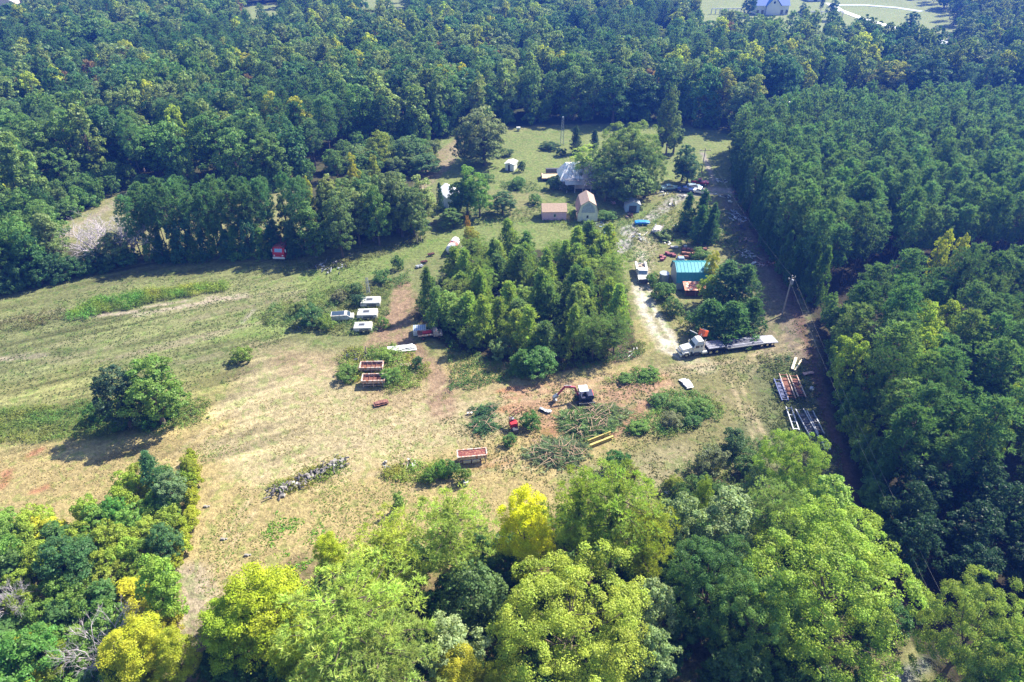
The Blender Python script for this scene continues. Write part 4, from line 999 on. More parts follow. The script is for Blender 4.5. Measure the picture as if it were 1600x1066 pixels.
# ------------------------------------------------------------------ hand built objects
class MB:
    def __init__(s): s.v = []; s.f = []
    def add(s, V, Fc):
        o = len(s.v); s.v += [tuple(p) for p in V]; s.f += [tuple(i + o for i in f) for f in Fc]; return s
    def box(s, c, d, rz=0, ry=0, rx=0, tx=1, ty=1):
        """box centred at c, size d; tx, ty shrink the top"""
        M = Matrix.Rotation(rz, 3, 'Z') @ Matrix.Rotation(ry, 3, 'Y') @ Matrix.Rotation(rx, 3, 'X')
        P = []
        for z in (-.5, .5):
            kx, ky = (tx, ty) if z > 0 else (1, 1)
            for x, y in ((-.5, -.5), (.5, -.5), (.5, .5), (-.5, .5)):
                p = M @ Vector((x * d[0] * kx, y * d[1] * ky, z * d[2])); P.append((p.x + c[0], p.y + c[1], p.z + c[2]))
        return s.add(P, [(3, 2, 1, 0), (4, 5, 6, 7), (0, 1, 5, 4), (1, 2, 6, 5), (2, 3, 7, 6), (3, 0, 4, 7)])
    def prism(s, prof, y0, y1, axis='y'):
        """profile of (a, z) points extruded along y (or x)"""
        n = len(prof); P = []
        for w in (y0, y1):
            for a, z in prof: P.append((a, w, z) if axis == 'y' else (w, a, z))
        Fc = [tuple(range(n)), tuple(range(2 * n - 1, n - 1, -1))]
        for i in range(n): Fc.append((i, i + n, (i + 1) % n + n, (i + 1) % n))
        return s.add(P, Fc)
    def cyl(s, a, b, r, k=14, r2=None):
        V, Fc = tube_np([a, b], [r, r if r2 is None else r2], k)
        Fc = [tuple(f) for f in Fc] + [tuple(range(k)), tuple(range(2 * k - 1, k - 1, -1))]
        return s.add(V, Fc)
    def tube(s, pts, r, k=8):
        V, Fc = tube_np(pts, [r] * len(pts), k); n = len(pts)
        return s.add(V, [tuple(f) for f in Fc] + [tuple(range(k)), tuple(range(n * k - 1, (n - 1) * k - 1, -1))])
    def capsule(s, a, b, r, k=16):
        a = np.array(a, float); b = np.array(b, float); d = (b - a) / np.linalg.norm(b - a); pts = []; rr = []
        for t in (0, .35, .7, .9, 1.0): pts.append(a + d * r * .7 * (t - 1) * 1.0); rr.append(max(.02, r * math.sin(math.acos(1 - t) if t < 1 else PI / 2)))
        for t in (1.0, .9, .7, .35, 0): pts.append(b - d * r * .7 * (t - 1)); rr.append(max(.02, r * math.sin(math.acos(1 - t) if t < 1 else PI / 2)))
        V, Fc = tube_np(pts, rr, k); return s.add(V, [tuple(f) for f in Fc])
    def build(s, name, m, parent=None, bevel=0.0, smooth=False, loc=None):
        me = bpy.data.meshes.new(name); me.from_pydata(s.v, [], s.f); me.materials.append(m)
        import bmesh as _b
        bm = _b.new(); bm.from_mesh(me); _b.ops.recalc_face_normals(bm, faces=bm.faces); bm.to_mesh(me); bm.free()
        if smooth: me.polygons.foreach_set('use_smooth', np.ones(len(me.polygons), bool))
        o = bpy.data.objects.new(name, me); COL.objects.link(o)
        if parent: o.parent = parent
        if loc: o.location = loc
        if bevel:
            b = o.modifiers.new('bevel', 'BEVEL'); b.width = bevel; b.segments = 2; b.limit_method = 'ANGLE'
        return o
def at(u, v, z=0.0):
    x, y = G(u, v, z); return x, y, z
def ang(u0, v0, u1, v1):
    a, b = G(u0, v0), G(u1, v1); return math.atan2(b[1] - a[1], b[0] - a[0])
def dist(u0, v0, u1, v1):
    a, b = G(u0, v0), G(u1, v1); return math.hypot(b[1] - a[1], b[0] - a[0])
white = mat('white_paint', (.66, .66, .65), .35, var=.06); offw = mat('worn_white_paint', (.50, .50, .49), .6, var=.15, dirt=(.28, .2, .14), dirt_amt=.1)
rust = mat('rust', (.17, .065, .045), .85, var=.4, scale=5); rusty_w = mat('flaking_white_paint', (.48, .41, .37), .7, var=.2, dirt=(.32, .14, .08), dirt_amt=.35, scale=4)
black = mat('black_rubber', (.025, .025, .027), .8); dark = mat('dark_steel', (.05, .055, .07), .6, var=.3); glass = mat('tinted_glass', (.03, .05, .075), .08, spec=.9)
steel = mat('weathered_steel', (.36, .38, .44), .5, .3, var=.2); galv = mat('galvanised_sheet', (.36, .39, .43), .4, .4, var=.15); chrome = mat('bright_metal', (.7, .7, .72), .25, .9)
yellow = mat('yellow_paint', (.50, .39, .11), .5, var=.2, dirt=(.30, .2, .1), dirt_amt=.1); redp = mat('faded_red_paint', (.50, .02, .03), .5, var=.2); orange = mat('orange_paint', (.75, .13, .03), .5)
blue = mat('blue_paint', (.02, .10, .45), .5); wood = mat('weathered_wood', (.24, .19, .14), .85, var=.3, scale=6); woodt = mat('tan_boards', (.60, .45, .28), .8, var=.2, scale=5)
conc = mat('concrete_rubble', (.25, .235, .22), .9, var=.3); lampg = mat('lamp_glass', (.75, .75, .7), .15); tarp = mat('white_tarp', (.58, .59, .60), .5, var=.1)

def wheels(t, pts, r, w, rimmat=None, dual=False):
    for x, y in pts:
        s = 1 if y > 0 else -1
        ty = MB().cyl((x, y - w / 2, r), (x, y + w / 2, r), r, 18).build('wheel', black, t, .02)
        MB().cyl((x, y + s * (w / 2 - .03), r), (x, y + s * (w / 2 + .015), r), r * .55, 14).build('rim', rimmat or chrome, ty)

# ---- the highway tractor
gx0, gy0 = G(1064, 561); th = ang(1064, 561, 1214, 540)
ux, uy = math.cos(th), math.sin(th)
LT = dist(1062, 561, 1112, 554); TOT = dist(1062, 561, 1215, 540)
def along(d, off=0): return (gx0 + ux * d - uy * off, gy0 + uy * d + ux * off, 0)
t = thing('semi_truck', 'white long nosed highway tractor parked at the end of the gravel drive', 'truck', along(0, 1.25), th + PI)
# local x: forward is +x, nose at 0, tail negative
hood = MB().prism([(-.25, .95), (-.1, 1.35), (-.35, 1.75), (-2.45, 2.15), (-2.45, .95)], -.85, .85).build('hood', white, t, .10)
MB().box((-.13, 0, 1.35), (.10, 1.05, .85), ry=.12).build('grille', chrome, hood, .02)
MB().box((-.02, 0, .62), (.28, 2.35, .42)).build('bumper', white, t, .05)
for s in (-1, 1):
    MB().prism([(-1.85, .7), (-1.75, 1.15), (-1.4, 1.32), (-.8, 1.32), (-.4, 1.1), (-.25, .75), (-.45, .75), (-.7, 1.0), (-1.4, 1.02), (-1.6, .7)], s * .8 if s < 0 else .8, s * 1.22 if s > 0 else -1.22).build('fender', white, t, .03)
    MB().box((-.27, s * 1.0, 1.12), (.14, .30, .22)).build('headlight', lampg, t, .02)
cab = MB().prism([(-2.4, .75), (-2.4, 2.05), (-2.75, 2.75), (-4.35, 2.85), (-4.45, .75)], -1.08, 1.08).build('cab', white, t, .08)
MB().prism([(-2.75, 2.72), (-3.3, 3.35), (-4.35, 3.4), (-4.4, 2.8)], -1.0, 1.0).build('roof_fairing', white, cab, .10)
MB().box((-2.535, 0, 2.40), (.06, 1.8, .62), ry=-.46).build('windshield', glass, cab)
for s in (-1, 1):
    MB().box((-3.15, s * 1.085, 2.2), (.75, .03, .55)).build('side_window', glass, cab)
    MB().box((-4.0, s * 1.085, 2.25), (.35, .03, .35)).build('sleeper_window', glass, cab)
    MB().box((-2.5, s * 1.32, 2.2), (.08, .22, .5)).build('mirror', chrome, cab)
    MB().box((-3.2, s * 1.13, .72), (1.0, .22, .5)).build('step', dark, t)
    MB().cyl((-4.3, s * 1.0, .72), (-5.35, s * 1.0, .72), .33, 14).build('fuel_tank', white, t)
    MB().tube([(-4.62, s * .95, .9), (-4.62, s * .95, 3.5), (-4.75, s * .95, 3.7)], .09).build('exhaust_stack', chrome, t)
fr = MB()
for s in (-1, 1): fr.box((-4.1, s * .43, .82), (7.6, .10, .26))
fr.box((-4.9, 0, 1.05), (.6, 1.6, .25)); fr.box((-7.2, 0, .95), (1.2, .9, .14))
fr.build('chassis', dark, t)
MB().cyl((-6.6, 0, 1.0), (-6.6, 0, 1.12), .5, 16).build('fifth_wheel', dark, t)
wheels(t, [(-1.1, -1.02), (-1.1, 1.02)], .50, .28)
wheels(t, [(-6.1, -.95), (-6.1, .95), (-7.4, -.95), (-7.4, .95)], .50, .55)
# ---- the flatbed behind it
t = thing('flatbed_trailer', 'long empty grey drop deck trailer hitched behind the white tractor', 'trailer', along(0, 1.25), th + PI)
LT2 = -(TOT - .2); plank = mat('deck_planks', (.11, .115, .15), .9, var=.3, scale=2.5, spec=.2); plank2 = mat('pale_deck_planks', (.22, .23, .29), .9, var=.3, scale=2.5, spec=.2)
for y in (-.95, -.32, .32, .95): MB().box((-7.3, y, 1.42), (3.4, .54, .12)).build('neck_plank', plank2, t)
MB().box((-7.3, 0, 1.26), (3.4, 2.5, .16)).build('gooseneck', dark, t)
MB().prism([(-9.0, 1.34), (-9.0, 1.1), (-9.6, .75), (-9.6, 1.0)], -1.25, 1.25).build('neck_slope', dark, t)
L0, L1 = -9.6, LT2 + 3.2
for y, m_ in ((-.98, plank2), (-.5, plank), (0, plank), (.5, plank2), (.98, plank)): MB().box(((L0 + L1) / 2, y, 1.0), (L0 - L1, .42, .08)).build('deck_plank', m_, t)
b = MB(); b.box(((L0 + L1) / 2, 0, .86), (L0 - L1, 2.5, .2))
for i in range(8): b.box((L0 - (L0 - L1) * (i + .5) / 8, 0, .70), (.1, 2.4, .14))
b.build('deck_frame', dark, t)
for s in (-1, 1): MB().box(((L0 + L1) / 2, s * 1.3, .94), (L0 - L1, .08, .22)).build('side_rail', steel, t)
MB().prism([(L1, 1.06), (LT2, .78), (LT2, .62), (L1, .8)], -1.28, 1.28).build('rear_ramp', mat('grey_ramp', (.30, .30, .36), .7, var=.2), t)
wheels(t, [(L1 + a, s * .95) for a in (.3, -.9, -2.0) for s in (-1, 1)], .42, .5)
for s in (-1, 1): MB().box((-9.2, s * .9, .45), (.14, .14, .9)).build('landing_leg', dark, t)

# ---- cars and pickups
def car(u, v, rz, label, col_m, kind='sedan', L_=4.6, W=1.8, group=None, name='parked_car', cat='car', z=0):
    t = thing(name, label, cat, at(u, v), rz, group); h = L_ / 2; w = W / 2
    if kind == 'sedan':
        body = [(-h, .35), (-h, .85), (-h + .1, .95), (-h * .55, 1.0), (h * .38, .98), (h * .92, .82), (h, .65), (h, .35)]
        cabp = [(-h * .62, .95), (-h * .38, 1.40), (h * .06, 1.42), (h * .40, .95)]
    elif kind == 'suv':
        body = [(-h, .4), (-h, 1.05), (-h * .9, 1.1), (h * .42, 1.1), (h * .94, .98), (h, .8), (h, .4)]
        cabp = [(-h * .93, 1.08), (-h * .85, 1.68), (h * .12, 1.70), (h * .42, 1.08)]
    else:
        body = [(-h, .5), (-h, 1.02), (h * .42, 1.05), (h * .94, .98), (h, .8), (h, .5)]
        cabp = [(-h * .18, 1.0), (-h * .14, 1.72), (h * .2, 1.74), (h * .44, 1.0)]
    MB().prism(body, -w, w).build('body', col_m, t, .07)
    cb = MB().prism(cabp, -w * .86, w * .86).build('cabin_glass', glass, t, .03)
    z1 = cabp[1][1]; MB().box(((cabp[1][0] + cabp[2][0]) / 2, 0, z1 + .015), (cabp[2][0] - cabp[1][0] + .1, W * .80, .06)).build('roof', col_m, t, .02)
    for s in (-1, 1):
        MB().box((h - .02, s * w * .72, .72), (.08, .32, .16)).build('headlight', lampg, t)
        for xa, xb in ((cabp[0], cabp[1]), (cabp[3], cabp[2])):
            MB().tube([(xa[0], s * w * .84, xa[1]), (xb[0], s * w * .84, xb[1] + .01)], .04, 5).build('pillar', col_m, t)
    MB().box((h, 0, .42), (.12, W * .96, .16)).build('bumper', col_m if kind != 'pickup' else chrome, t, .03)
    wheels(t, [(x, s * (w - .1)) for x in (-h * .62, h * .62) for s in (-1, 1)], .33 if kind == 'sedan' else .38, .22)
    return t
cw = mat('white_car_paint', (.80, .80, .80), .2); cgreen = mat('pale_green_car_paint', (.35, .50, .48), .25); cblue = mat('dark_blue_car_paint', (.03, .06, .20), .2)
csil = mat('silver_blue_car_paint', (.40, .52, .66), .25, .3); cred = mat('dark_red_car_paint', (.38, .03, .05), .25)
car(1046, 296, .15, 'pale green car at the left end of the parked row, half under the oak', cgreen, 'sedan', 5.0)
car(1071, 299, -.2, 'dark blue car in the middle of the parked row', cblue, 'sedan', 4.8)
car(1084, 296, .2, 'silver blue car just right of the dark blue one', csil, 'suv', 4.6)
car(1093, 288, 2.9, 'dark red pickup with a white panel, last in the parked row', cred, 'pickup', 5.2, name='parked_pickup', cat='pickup')
car(1094, 302, -.5, 'small white car below the dark red pickup', cw, 'sedan', 4.2)
# service pickup on the drive, facing the camera
t = thing('service_pickup', 'white service pickup driving down the pale gravel track', 'pickup', at(1006, 444), -PI / 2 - .05)
t.location.y += 3.2; t.scale = (1.12, 1.12, 1.12)
MB().prism([(-.6, .55), (-.6, 1.2), (1.25, 1.22), (2.6, 1.12), (2.8, .95), (2.85, .5)], -1.08, 1.08).build('body', white, t, .08)
MB().prism([(-.55, 1.18), (-.45, 1.92), (.72, 1.94), (1.25, 1.2)], -.97, .97).build('cab', white, t, .03)
MB().box((1.04, 0, 1.60), (.05, 1.6, .62), ry=-.60).build('windshield', mat('pickup_glass', (.10, .16, .24), .1), t)
for s in (-1, 1): MB().box((.25, s * .98, 1.58), (.95, .03, .42)).build('side_window', glass, t)
MB().box((.15, 0, 1.96), (1.35, 1.8, .08)).build('cab_roof', white, t, .03)
MB().box((2.83, 0, .85), (.08, 1.9, .34)).build('grille', dark, t)
MB().box((2.92, 0, .52), (.18, 2.1, .24)).build('bumper', dark, t, .04)
for s in (-1, 1):
    MB().box((-2.2, s * .98, 1.12), (3.1, .42, .85)).build('side_locker', white, t, .03)
    MB().box((2.82, s * .88, .98), (.1, .30, .18)).build('headlight', lampg, t)
    MB().box((1.1, s * 1.22, 1.35), (.12, .26, .3)).build('mirror', dark, t)
MB().box((-2.2, 0, .85), (3.1, 1.6, .08)).build('bed_floor', steel, t)
MB().box((-3.72, 0, 1.0), (.08, 2.1, .5)).build('tailgate', white, t)
b = MB(); rr = random.Random(3)
for i in range(7): b.box((-2.2 + rr.uniform(-1.2, 1.2), rr.uniform(-.5, .5), 1.05), (rr.uniform(.4, .9), rr.uniform(.2, .5), rr.uniform(.2, .4)), rz=rr.random() * 3)
b.build('tool_box', mat('tan_cargo', (.40, .33, .25), .8), t)
wheels(t, [(x, s * .95) for x in (-2.4, 1.9) for s in (-1, 1)], .40, .28)
# red cab truck at the edge of the pines
t = thing('red_truck', 'old red flat nosed truck with a white bumper at the foot of the slender pines', 'truck', at(439, 408), -PI / 2 - .25)
t.location.y += 3.6; t.scale = (1.2, 1.2, 1.2); t.rotation_euler[2] = -PI / 2 - .08
MB().prism([(.4, .6), (.4, 2.7), (2.5, 2.75), (2.95, 1.75), (3.05, .6)], -1.2, 1.2).build('cab', redp, t, .08)
MB().box((2.74, 0, 2.2), (.06, 1.5, .70), ry=-.42).build('windshield', mat('pale_glass', (.25, .38, .55), .1), t)
MB().box((3.14, 0, .75), (.2, 2.4, .42)).build('bumper', white, t, .04)
MB().box((1.5, 0, 2.80), (1.9, 2.1, .10)).build('cab_roof', mat('faded_roof_red', (.38, .10, .09), .7, var=.2), t)
MB().prism([(-1.6, .9), (-1.6, 2.9), (.3, 2.9), (.3, .9)], -1.2, 1.2).build('box_body', mat('faded_body_red', (.50, .09, .09), .7, var=.25), t, .05)
b = MB()
for i in range(3): b.box((-1.3 + i * .6, 0, 2.95), (.12, 2.2, .08))
b.build('roof_rib', rust, t)
for s in (-1, 1):
    MB().box((3.07, s * .85, 1.25), (.08, .28, .22)).build('headlight', lampg, t); MB().box((2.6, s * 1.4, 2.1), (.1, .2, .6)).build('mirror', white, t)
    MB().box((1.9, s * 1.205, 2.15), (.8, .03, .55)).build('side_window', glass, t)
wheels(t, [(x, s * 1.02) for x in (-1.0, 1.9) for s in (-1, 1)], .48, .32)

# ---- mini excavator
ex = thing('mini_excavator', 'red boomed mini excavator with a dark body and pale canopy digging to its left', 'excavator', at(912, 626), .12)
for s in (-1, 1):
    tr = MB().prism([(-1.5, .25), (-1.3, .05), (1.3, .05), (1.5, .25), (1.5, .5), (1.3, .68), (-1.3, .68), (-1.5, .5)], s * .95 - .22, s * .95 + .22).build('track', black, ex, .04)
    b = MB()
    for i in range(5): b.cyl((-1.1 + i * .55, s * .95 - .24, .34), (-1.1 + i * .55, s * .95 + .24, .34), .18, 10)
    b.build('roller', dark, tr)
MB().box((0, 0, .45), (1.4, 1.5, .35)).build('undercarriage', dark, ex)
MB().box((.3, -1.35, .32), (2.9, .25, .48)).build('dozer_blade', dark, ex, .03)
ho = MB().prism([(-1.0, .75), (-1.0, 1.3), (.2, 1.3), (.4, 1.75), (1.5, 1.75), (1.65, 1.2), (1.5, .75)], -.9, .9).build('housing', mat('dark_machine_paint', (.035, .04, .09), .45, var=.2), ex, .06)
MB().box((1.35, 0, 1.45), (.5, 1.7, .5)).build('counterweight', redp, ho, .08)
for x, y in ((-.9, -.8), (-.9, .8), (.45, -.8), (.45, .8)): MB().box((x, y, 2.0), (.07, .07, 1.5)).build('cab_post', dark, ex)
MB().box((-.22, 0, 2.78), (1.6, 1.8, .10)).build('canopy', mat('pale_canopy', (.55, .60, .72), .5), ex, .03)
MB().box((.05, 0, 1.5), (.5, .55, .12)).build('seat', black, ex, .03); MB().box((.28, 0, 1.85), (.12, .55, .6)).build('seat_back', black, ex, .03)
def beam(t, name, pts, w, h0, m_):
    b = MB()
    for (a, c_), (d, e) in zip(pts[:-1], pts[1:]):
        L_ = math.hypot(d - a, e - c_); an = -math.atan2(e - c_, d - a)
        b.box(((a + d) / 2, .35, (c_ + e) / 2), (L_ + h0 * .5, w, h0), ry=an)
    return b.build(name, m_, t, .03)
boomr = mat('boom_red', (.50, .06, .10), .45, var=.15, dirt=(.6, .58, .6), dirt_amt=.1)
beam(ex, 'boom', [(-1.0, 1.15), (-1.7, 2.9), (-3.4, 3.2)], .28, .34, boomr)
beam(ex, 'dipper_arm', [(-3.4, 3.25), (-4.7, 1.5)], .24, .30, boomr)
MB().tube([(-1.2, .35, 1.6), (-2.4, .35, 2.7)], .07).build('boom_cylinder', chrome, ex); MB().tube([(-2.3, .35, 3.35), (-3.6, .35, 3.45)], .07).build('arm_cylinder', chrome, ex)
MB().prism([(-4.5, 1.45), (-4.8, 1.6), (-5.5, 1.1), (-5.55, .5), (-5.1, .2), (-4.75, .35), (-5.15, .6), (-5.1, .95), (-4.65, 1.1)], 0, .75).build('bucket', mat('bucket_steel', (.30, .34, .40), .45, .5), ex, .02)

# ---- rusty red machine in the bush
t = thing('rusty_machine', 'derelict rusty red machine with bent frame standing in a bush left of the excavator', 'machine', at(807, 668), .3)
b = MB(); b.tube([(-.9, 0, .4), (-1.0, 0, 2.2), (0, .3, 2.9), (1.3, .6, 3.1), (2.2, .7, 2.4)], .09); b.tube([(-.9, 1, .4), (-1.0, 1, 2.1), (0, 1.2, 2.7), (1.3, 1.5, 2.9)], .08)
b.tube([(-1, 0, 2.1), (-1, 1, 2.1)], .07); b.tube([(0, .3, 2.9), (0, 1.2, 2.7)], .07); b.tube([(1.3, .6, 3.1), (1.3, 1.5, 2.9)], .07)
b.build('frame', rust, t)
MB().box((-.6, -.2, 1.1), (1.3, 1.1, 1.0)).build('engine_cover', redp, t, .08); MB().box((-.6, -1.1, .6), (.9, 1.0, .7)).build('gearbox', dark, t, .05)
MB().cyl((-.3, -.9, .35), (-.3, -1.3, .35), .35, 14).build('wheel', black, t); MB().box((-.7, .5, 1.8), (.7, .7, .12)).build('seat', galv, t)

# ---- open hoppers
def hopper(u, v, rz, L_, W, h, label, legs=True, deep=.7, rimm=rusty_w, sc=1.0):
    t = thing('metal_hopper', label, 'hopper', at(u, v), rz)
    b = MB()
    for s in (-1, 1): b.box((0, s * W / 2, h + deep / 2), (L_, .07, deep)); b.box((s * (L_ / 2 - .035), 0, h + deep / 2), (.07, W - .14, deep))
    b.build('side_wall', rimm, t)
    MB().box((0, 0, h + .12), (L_ - .1, W - .1, .1)).build('floor', rust, t)
    b = MB()
    for s in (-1, 1): b.box((0, s * W / 2, h + deep + .06), (L_ + .2, .22, .12)); b.box((s * L_ / 2, 0, h + deep + .062), (.22, W - .22, .115))
    b.build('rim', rimm, t, .02)
    n = int(L_ / .8)
    for i in range(n): MB().box((-L_ / 2 + L_ * (i + .5) / n, 0, h + deep * .62), (.07, W - .14, .09)).build('cross_rib', rust, t)
    if legs:
        for x in (-L_ / 2 + .2, 0, L_ / 2 - .2):
            for s in (-1, 1): MB().box((x, s * (W / 2 - .1), h / 2), (.14, .14, h)).build('leg', rimm, t)
        for s in (-1, 1): MB().box((0, s * (W / 2 - .1), h * .45), (L_ - .5, .08, .12)).build('brace', rimm, t)
    return t
hopper(582, 580, .03, 4.2, 1.9, .9, 'rusty hopper with a whitish rim, rear one of the pair on the weed island', deep=.6)
hopper(585, 600, .04, 4.1, 2.0, .9, 'paler rusty hopper with worn white slats, front one of the pair on the weed island', deep=.6)
hr = hopper(738, 719, .13, 4.6, 1.6, 1.0, 'red topped hopper on white legs standing in the straw field', deep=.6)
for s in (-.9, .5): MB().box((s, -.72, .55), (1.2, .3, .6)).build('side_box', offw, hr, .04)
MB().box((0, 0, 1.56), (4.3, 1.3, .05)).build('red_cover', mat('bright_rust_red', (.15, .035, .03), .8, var=.4, scale=4, dirt=(.30, .14, .09), dirt_amt=.3), hr)

# ---- white boxy trailers
def boxtrailer(u, v, L_, W, h, label, rz=.06, skew=.3):
    t = thing('equipment_trailer', label, 'trailer', at(u, v), rz)
    MB().prism([(-L_ / 2, .5), (-L_ / 2 + skew * .3, h), (L_ / 2 - .05, h), (L_ / 2, .5)], -W / 2, W / 2).build('body', offw, t, .05)
    MB().box((0, 0, h + .02), (L_ - .5, W - .2, .06)).build('roof_panel', white, t, .02)
    MB().box((-.2, 0, h + .06), (L_ * .38, W * .46, .06)).build('hatch_frame', galv, t)
    MB().box((-.2, .05, h + .10), (L_ * .27, W * .30, .06)).build('roof_hatch', dark, t)
    MB().box((-L_ / 2 + .35, W * .2, h + .15), (.2, .2, .3)).build('vent', offw, t)
    MB().box((.3, -W / 2 - .01, h * .62), (L_ * .5, .03, h * .28)).build('side_window', glass, t)
    MB().tube([(-L_ / 2, 0, .45), (-L_ / 2 - .9, 0, .42)], .07).build('drawbar', dark, t)
    wheels(t, [(.2, -W / 2 + .12), (.2, W / 2 - .12)], .36, .22)
boxtrailer(580, 477, 4.2, 2.6, 1.4, 'white boxy trailer with a dark roof hatch, topmost of the three in the weeds')
boxtrailer(575, 496, 4.2, 2.5, 1.4, 'white boxy trailer with a dark roof hatch, middle one of the three in the weeds')
boxtrailer(568, 516, 3.7, 2.3, 1.3, 'white boxy trailer with a dark roof hatch, lowest of the three in the weeds')
t = thing('abandoned_van', 'white van with dark roof windows lying left of the boxy trailers', 'van', at(536, 499), .12)
MB().prism([(-2.3, .35), (-2.3, 1.5), (1.0, 1.55), (1.7, 1.0), (2.3, .9), (2.35, .35)], -.95, .95).build('body', offw, t, .06)
MB().box((-.8, 0, 1.56), (2.5, 1.5, .06)).build('roof_window', glass, t); MB().box((1.33, 0, 1.3), (.06, 1.6, .75), ry=-.9).build('windshield', glass, t)
wheels(t, [(x, s * .85) for x in (-1.5, 1.5) for s in (-1, 1)], .34, .2)
# lattice mast by the trailers
def lattice(u, v, h, w, label, m_, name='lattice_mast', n=8, cat='mast'):
    t = thing(name, label, cat, at(u, v)); c_ = [(-w, -w), (w, -w), (w, w), (-w, w)]
    for x, y in c_: MB().tube([(x, y, 0), (x * .45, y * .45, h)], .05, 5).build('leg', m_, t)
    b = MB()
    for i in range(n):
        z0, z1 = h * i / n, h * (i + 1) / n; k0, k1 = 1 - .55 * i / n, 1 - .55 * (i + 1) / n
        for (xa, ya), (xb, yb) in zip(c_, c_[1:] + c_[:1]): b.tube([(xa * k0, ya * k0, z0), (xb * k1, yb * k1, z1)], .03, 4)
    b.build('lacing', m_, t); return t
lattice(576, 460, 4.2, .35, 'short pale lattice mast above the topmost white trailer', galv)
lattice(878, 226, 9, .6, 'thin pale lattice tower standing on the back lawn', galv, 'lattice_tower', 10, 'tower')
MB().box((0, 0, 9.1), (.5, .5, .3)).build('head', galv, bpy.data.objects['lattice_tower'])

# ---- white bin, rusty flatbed truck
t = thing('metal_bin', 'open white bin with bluish grey corrugated lid at the left edge of the grove', 'bin', at(656, 520), .1)
MB().box((0, 0, .6), (2.6, 2.2, 1.2)).build('tub', white, t, .04)
b = MB()
for i in range(6): b.box((-1.0 + i * .4, 0, 1.24), (.26, 2.0, .08))
b.build('corrugated_lid', mat('blue_grey_sheet', (.28, .36, .52), .5, .3), t)
t = thing('flatbed_truck', 'rusty small flatbed truck with a pale cab beside the white bin', 'truck', at(671, 527), .22)
MB().box((-.8, 0, 1.0), (3.0, 1.8, .14)).build('bed', rust, t)
for s in (-1, 1): MB().box((-.8, s * .92, 1.15), (3.0, .08, .3)).build('side_board', rusty_w, t)
MB().prism([(.8, .5), (.8, 1.8), (1.7, 1.8), (2.0, 1.2), (2.6, 1.1), (2.65, .5)], -.85, .85).build('cab', rusty_w, t, .06)
MB().box((1.88, 0, 1.5), (.05, 1.4, .6), ry=-.46).build('windshield', glass, t)
MB().box((-.4, .1, 1.25), (1.8, .8, .18)).build('load', redp, t)
wheels(t, [(x, s * .8) for x in (-1.3, 1.9) for s in (-1, 1)], .36, .22, rust)
# pale sheets and tarps
def sheets(u, v, rz, L_, W, n, label, m_=tarp, name='sheet_pile', cat='scrap', seed=1, dz=.1, h0=.15):
    t = thing(name, label, cat, at(u, v), rz); r = random.Random(seed)
    for i in range(n):
        k = r.uniform(.75, 1.0); x0 = r.uniform(-.1, .1) * L_; y0 = r.uniform(-.15, .15) * W; q = []
        b = MB(); N_ = 6
        for j in range(N_ + 1):
            for s in (-1, 1): q.append((x0 + L_ * k * (j / N_ - .5), y0 + s * W * k / 2 * r.uniform(.85, 1.05), h0 + i * dz + r.uniform(-.05, .12)))
        q2 = [(a, b_, c_ - .05) for a, b_, c_ in q]; Fc = [(2 * j, 2 * j + 1, 2 * j + 3, 2 * j + 2) for j in range(N_)]
        n0 = len(q); Fc += [tuple(x + n0 for x in reversed(f)) for f in Fc]
        for j in range(N_): Fc += [(2 * j, 2 * j + 2, 2 * j + 2 + n0, 2 * j + n0), (2 * j + 3, 2 * j + 1, 2 * j + 1 + n0, 2 * j + 3 + n0)]
        Fc += [(1, 0, n0, n0 + 1), (2 * N_, 2 * N_ + 1, 2 * N_ + 1 + n0, 2 * N_ + n0)]
        b.add(q + q2, Fc); b.build('sheet', m_, t, loc=(0, 0, 0)).rotation_euler = (0, 0, r.uniform(-.12, .12))
    return t
sheets(627, 546, .28, 5.0, 1.6, 4, 'long white sheets lying by the bend of the bare track', tarp, seed=2)
sheets(635, 572, .15, 2.6, .8, 3, 'narrow pale panels on the right side of the weed island', rusty_w, seed=3)
sheets(1072, 601, 1.9, 2.6, 1.5, 4, 'stack of pale grey slabs on the grass between bank and semi truck', mat('pale_slabs', (.62, .62, .62), .7), seed=4)
sheets(851, 642, -.5, 2.4, .7, 3, 'grey metal scraps lying right of the rusty machine', galv, seed=5)
sheets(595, 631, .5, 2.6, 1.1, 4, 'dark brown scrap boards lying on the straw below the weed island', mat('brown_boards', (.20, .09, .07), .8, var=.3), seed=6)
sheets(735, 646, .2, 1.2, .4, 2, 'small grey strips left of the cut branches', galv, seed=7)
sheets(1045, 770, .3, 1.4, .6, 2, 'pale scrap by the yellow green shrub', tarp, seed=8)
sheets(655, 417, .5, 2.0, 1.0, 3, 'pale scrap behind the bush at the grove corner', galv, seed=9)
sheets(470, 512, .2, 1.2, .5, 2, 'small grey scrap at the foot of the trailer weeds', galv, seed=10)
t = thing('orange_beam', 'faded orange beam lying above the bare track', 'beam', at(598, 438), .5); MB().box((0, 0, .4), (2.6, .25, .25)).build('beam', mat('faded_orange', (.6, .2, .08), .7), t); MB().box((-.9, 0, .15), (.3, .5, .3)).build('support', wood, t); MB().box((.9, 0, .15), (.3, .5, .3)).build('support', wood, t)
# yellow beams
th2 = ang(921, 697, 959, 682)
for i, (du, dv, lb) in enumerate(((0, 0, 'front yellow steel beam lying below the excavator'), (-4, -7, 'rear yellow steel beam of the pair below the excavator'))):
    t = thing('yellow_beam', lb, 'beam', at(940 + du, 692 + dv), th2)
    MB().box((0, 0, .55), (4.6, .30 if i == 0 else .18, .06)).build('top_flange', yellow, t); MB().box((0, 0, .3), (4.6, .07, .44)).build('web', yellow, t); MB().box((0, 0, .06), (4.6, .30, .06)).build('bottom_flange', yellow, t)
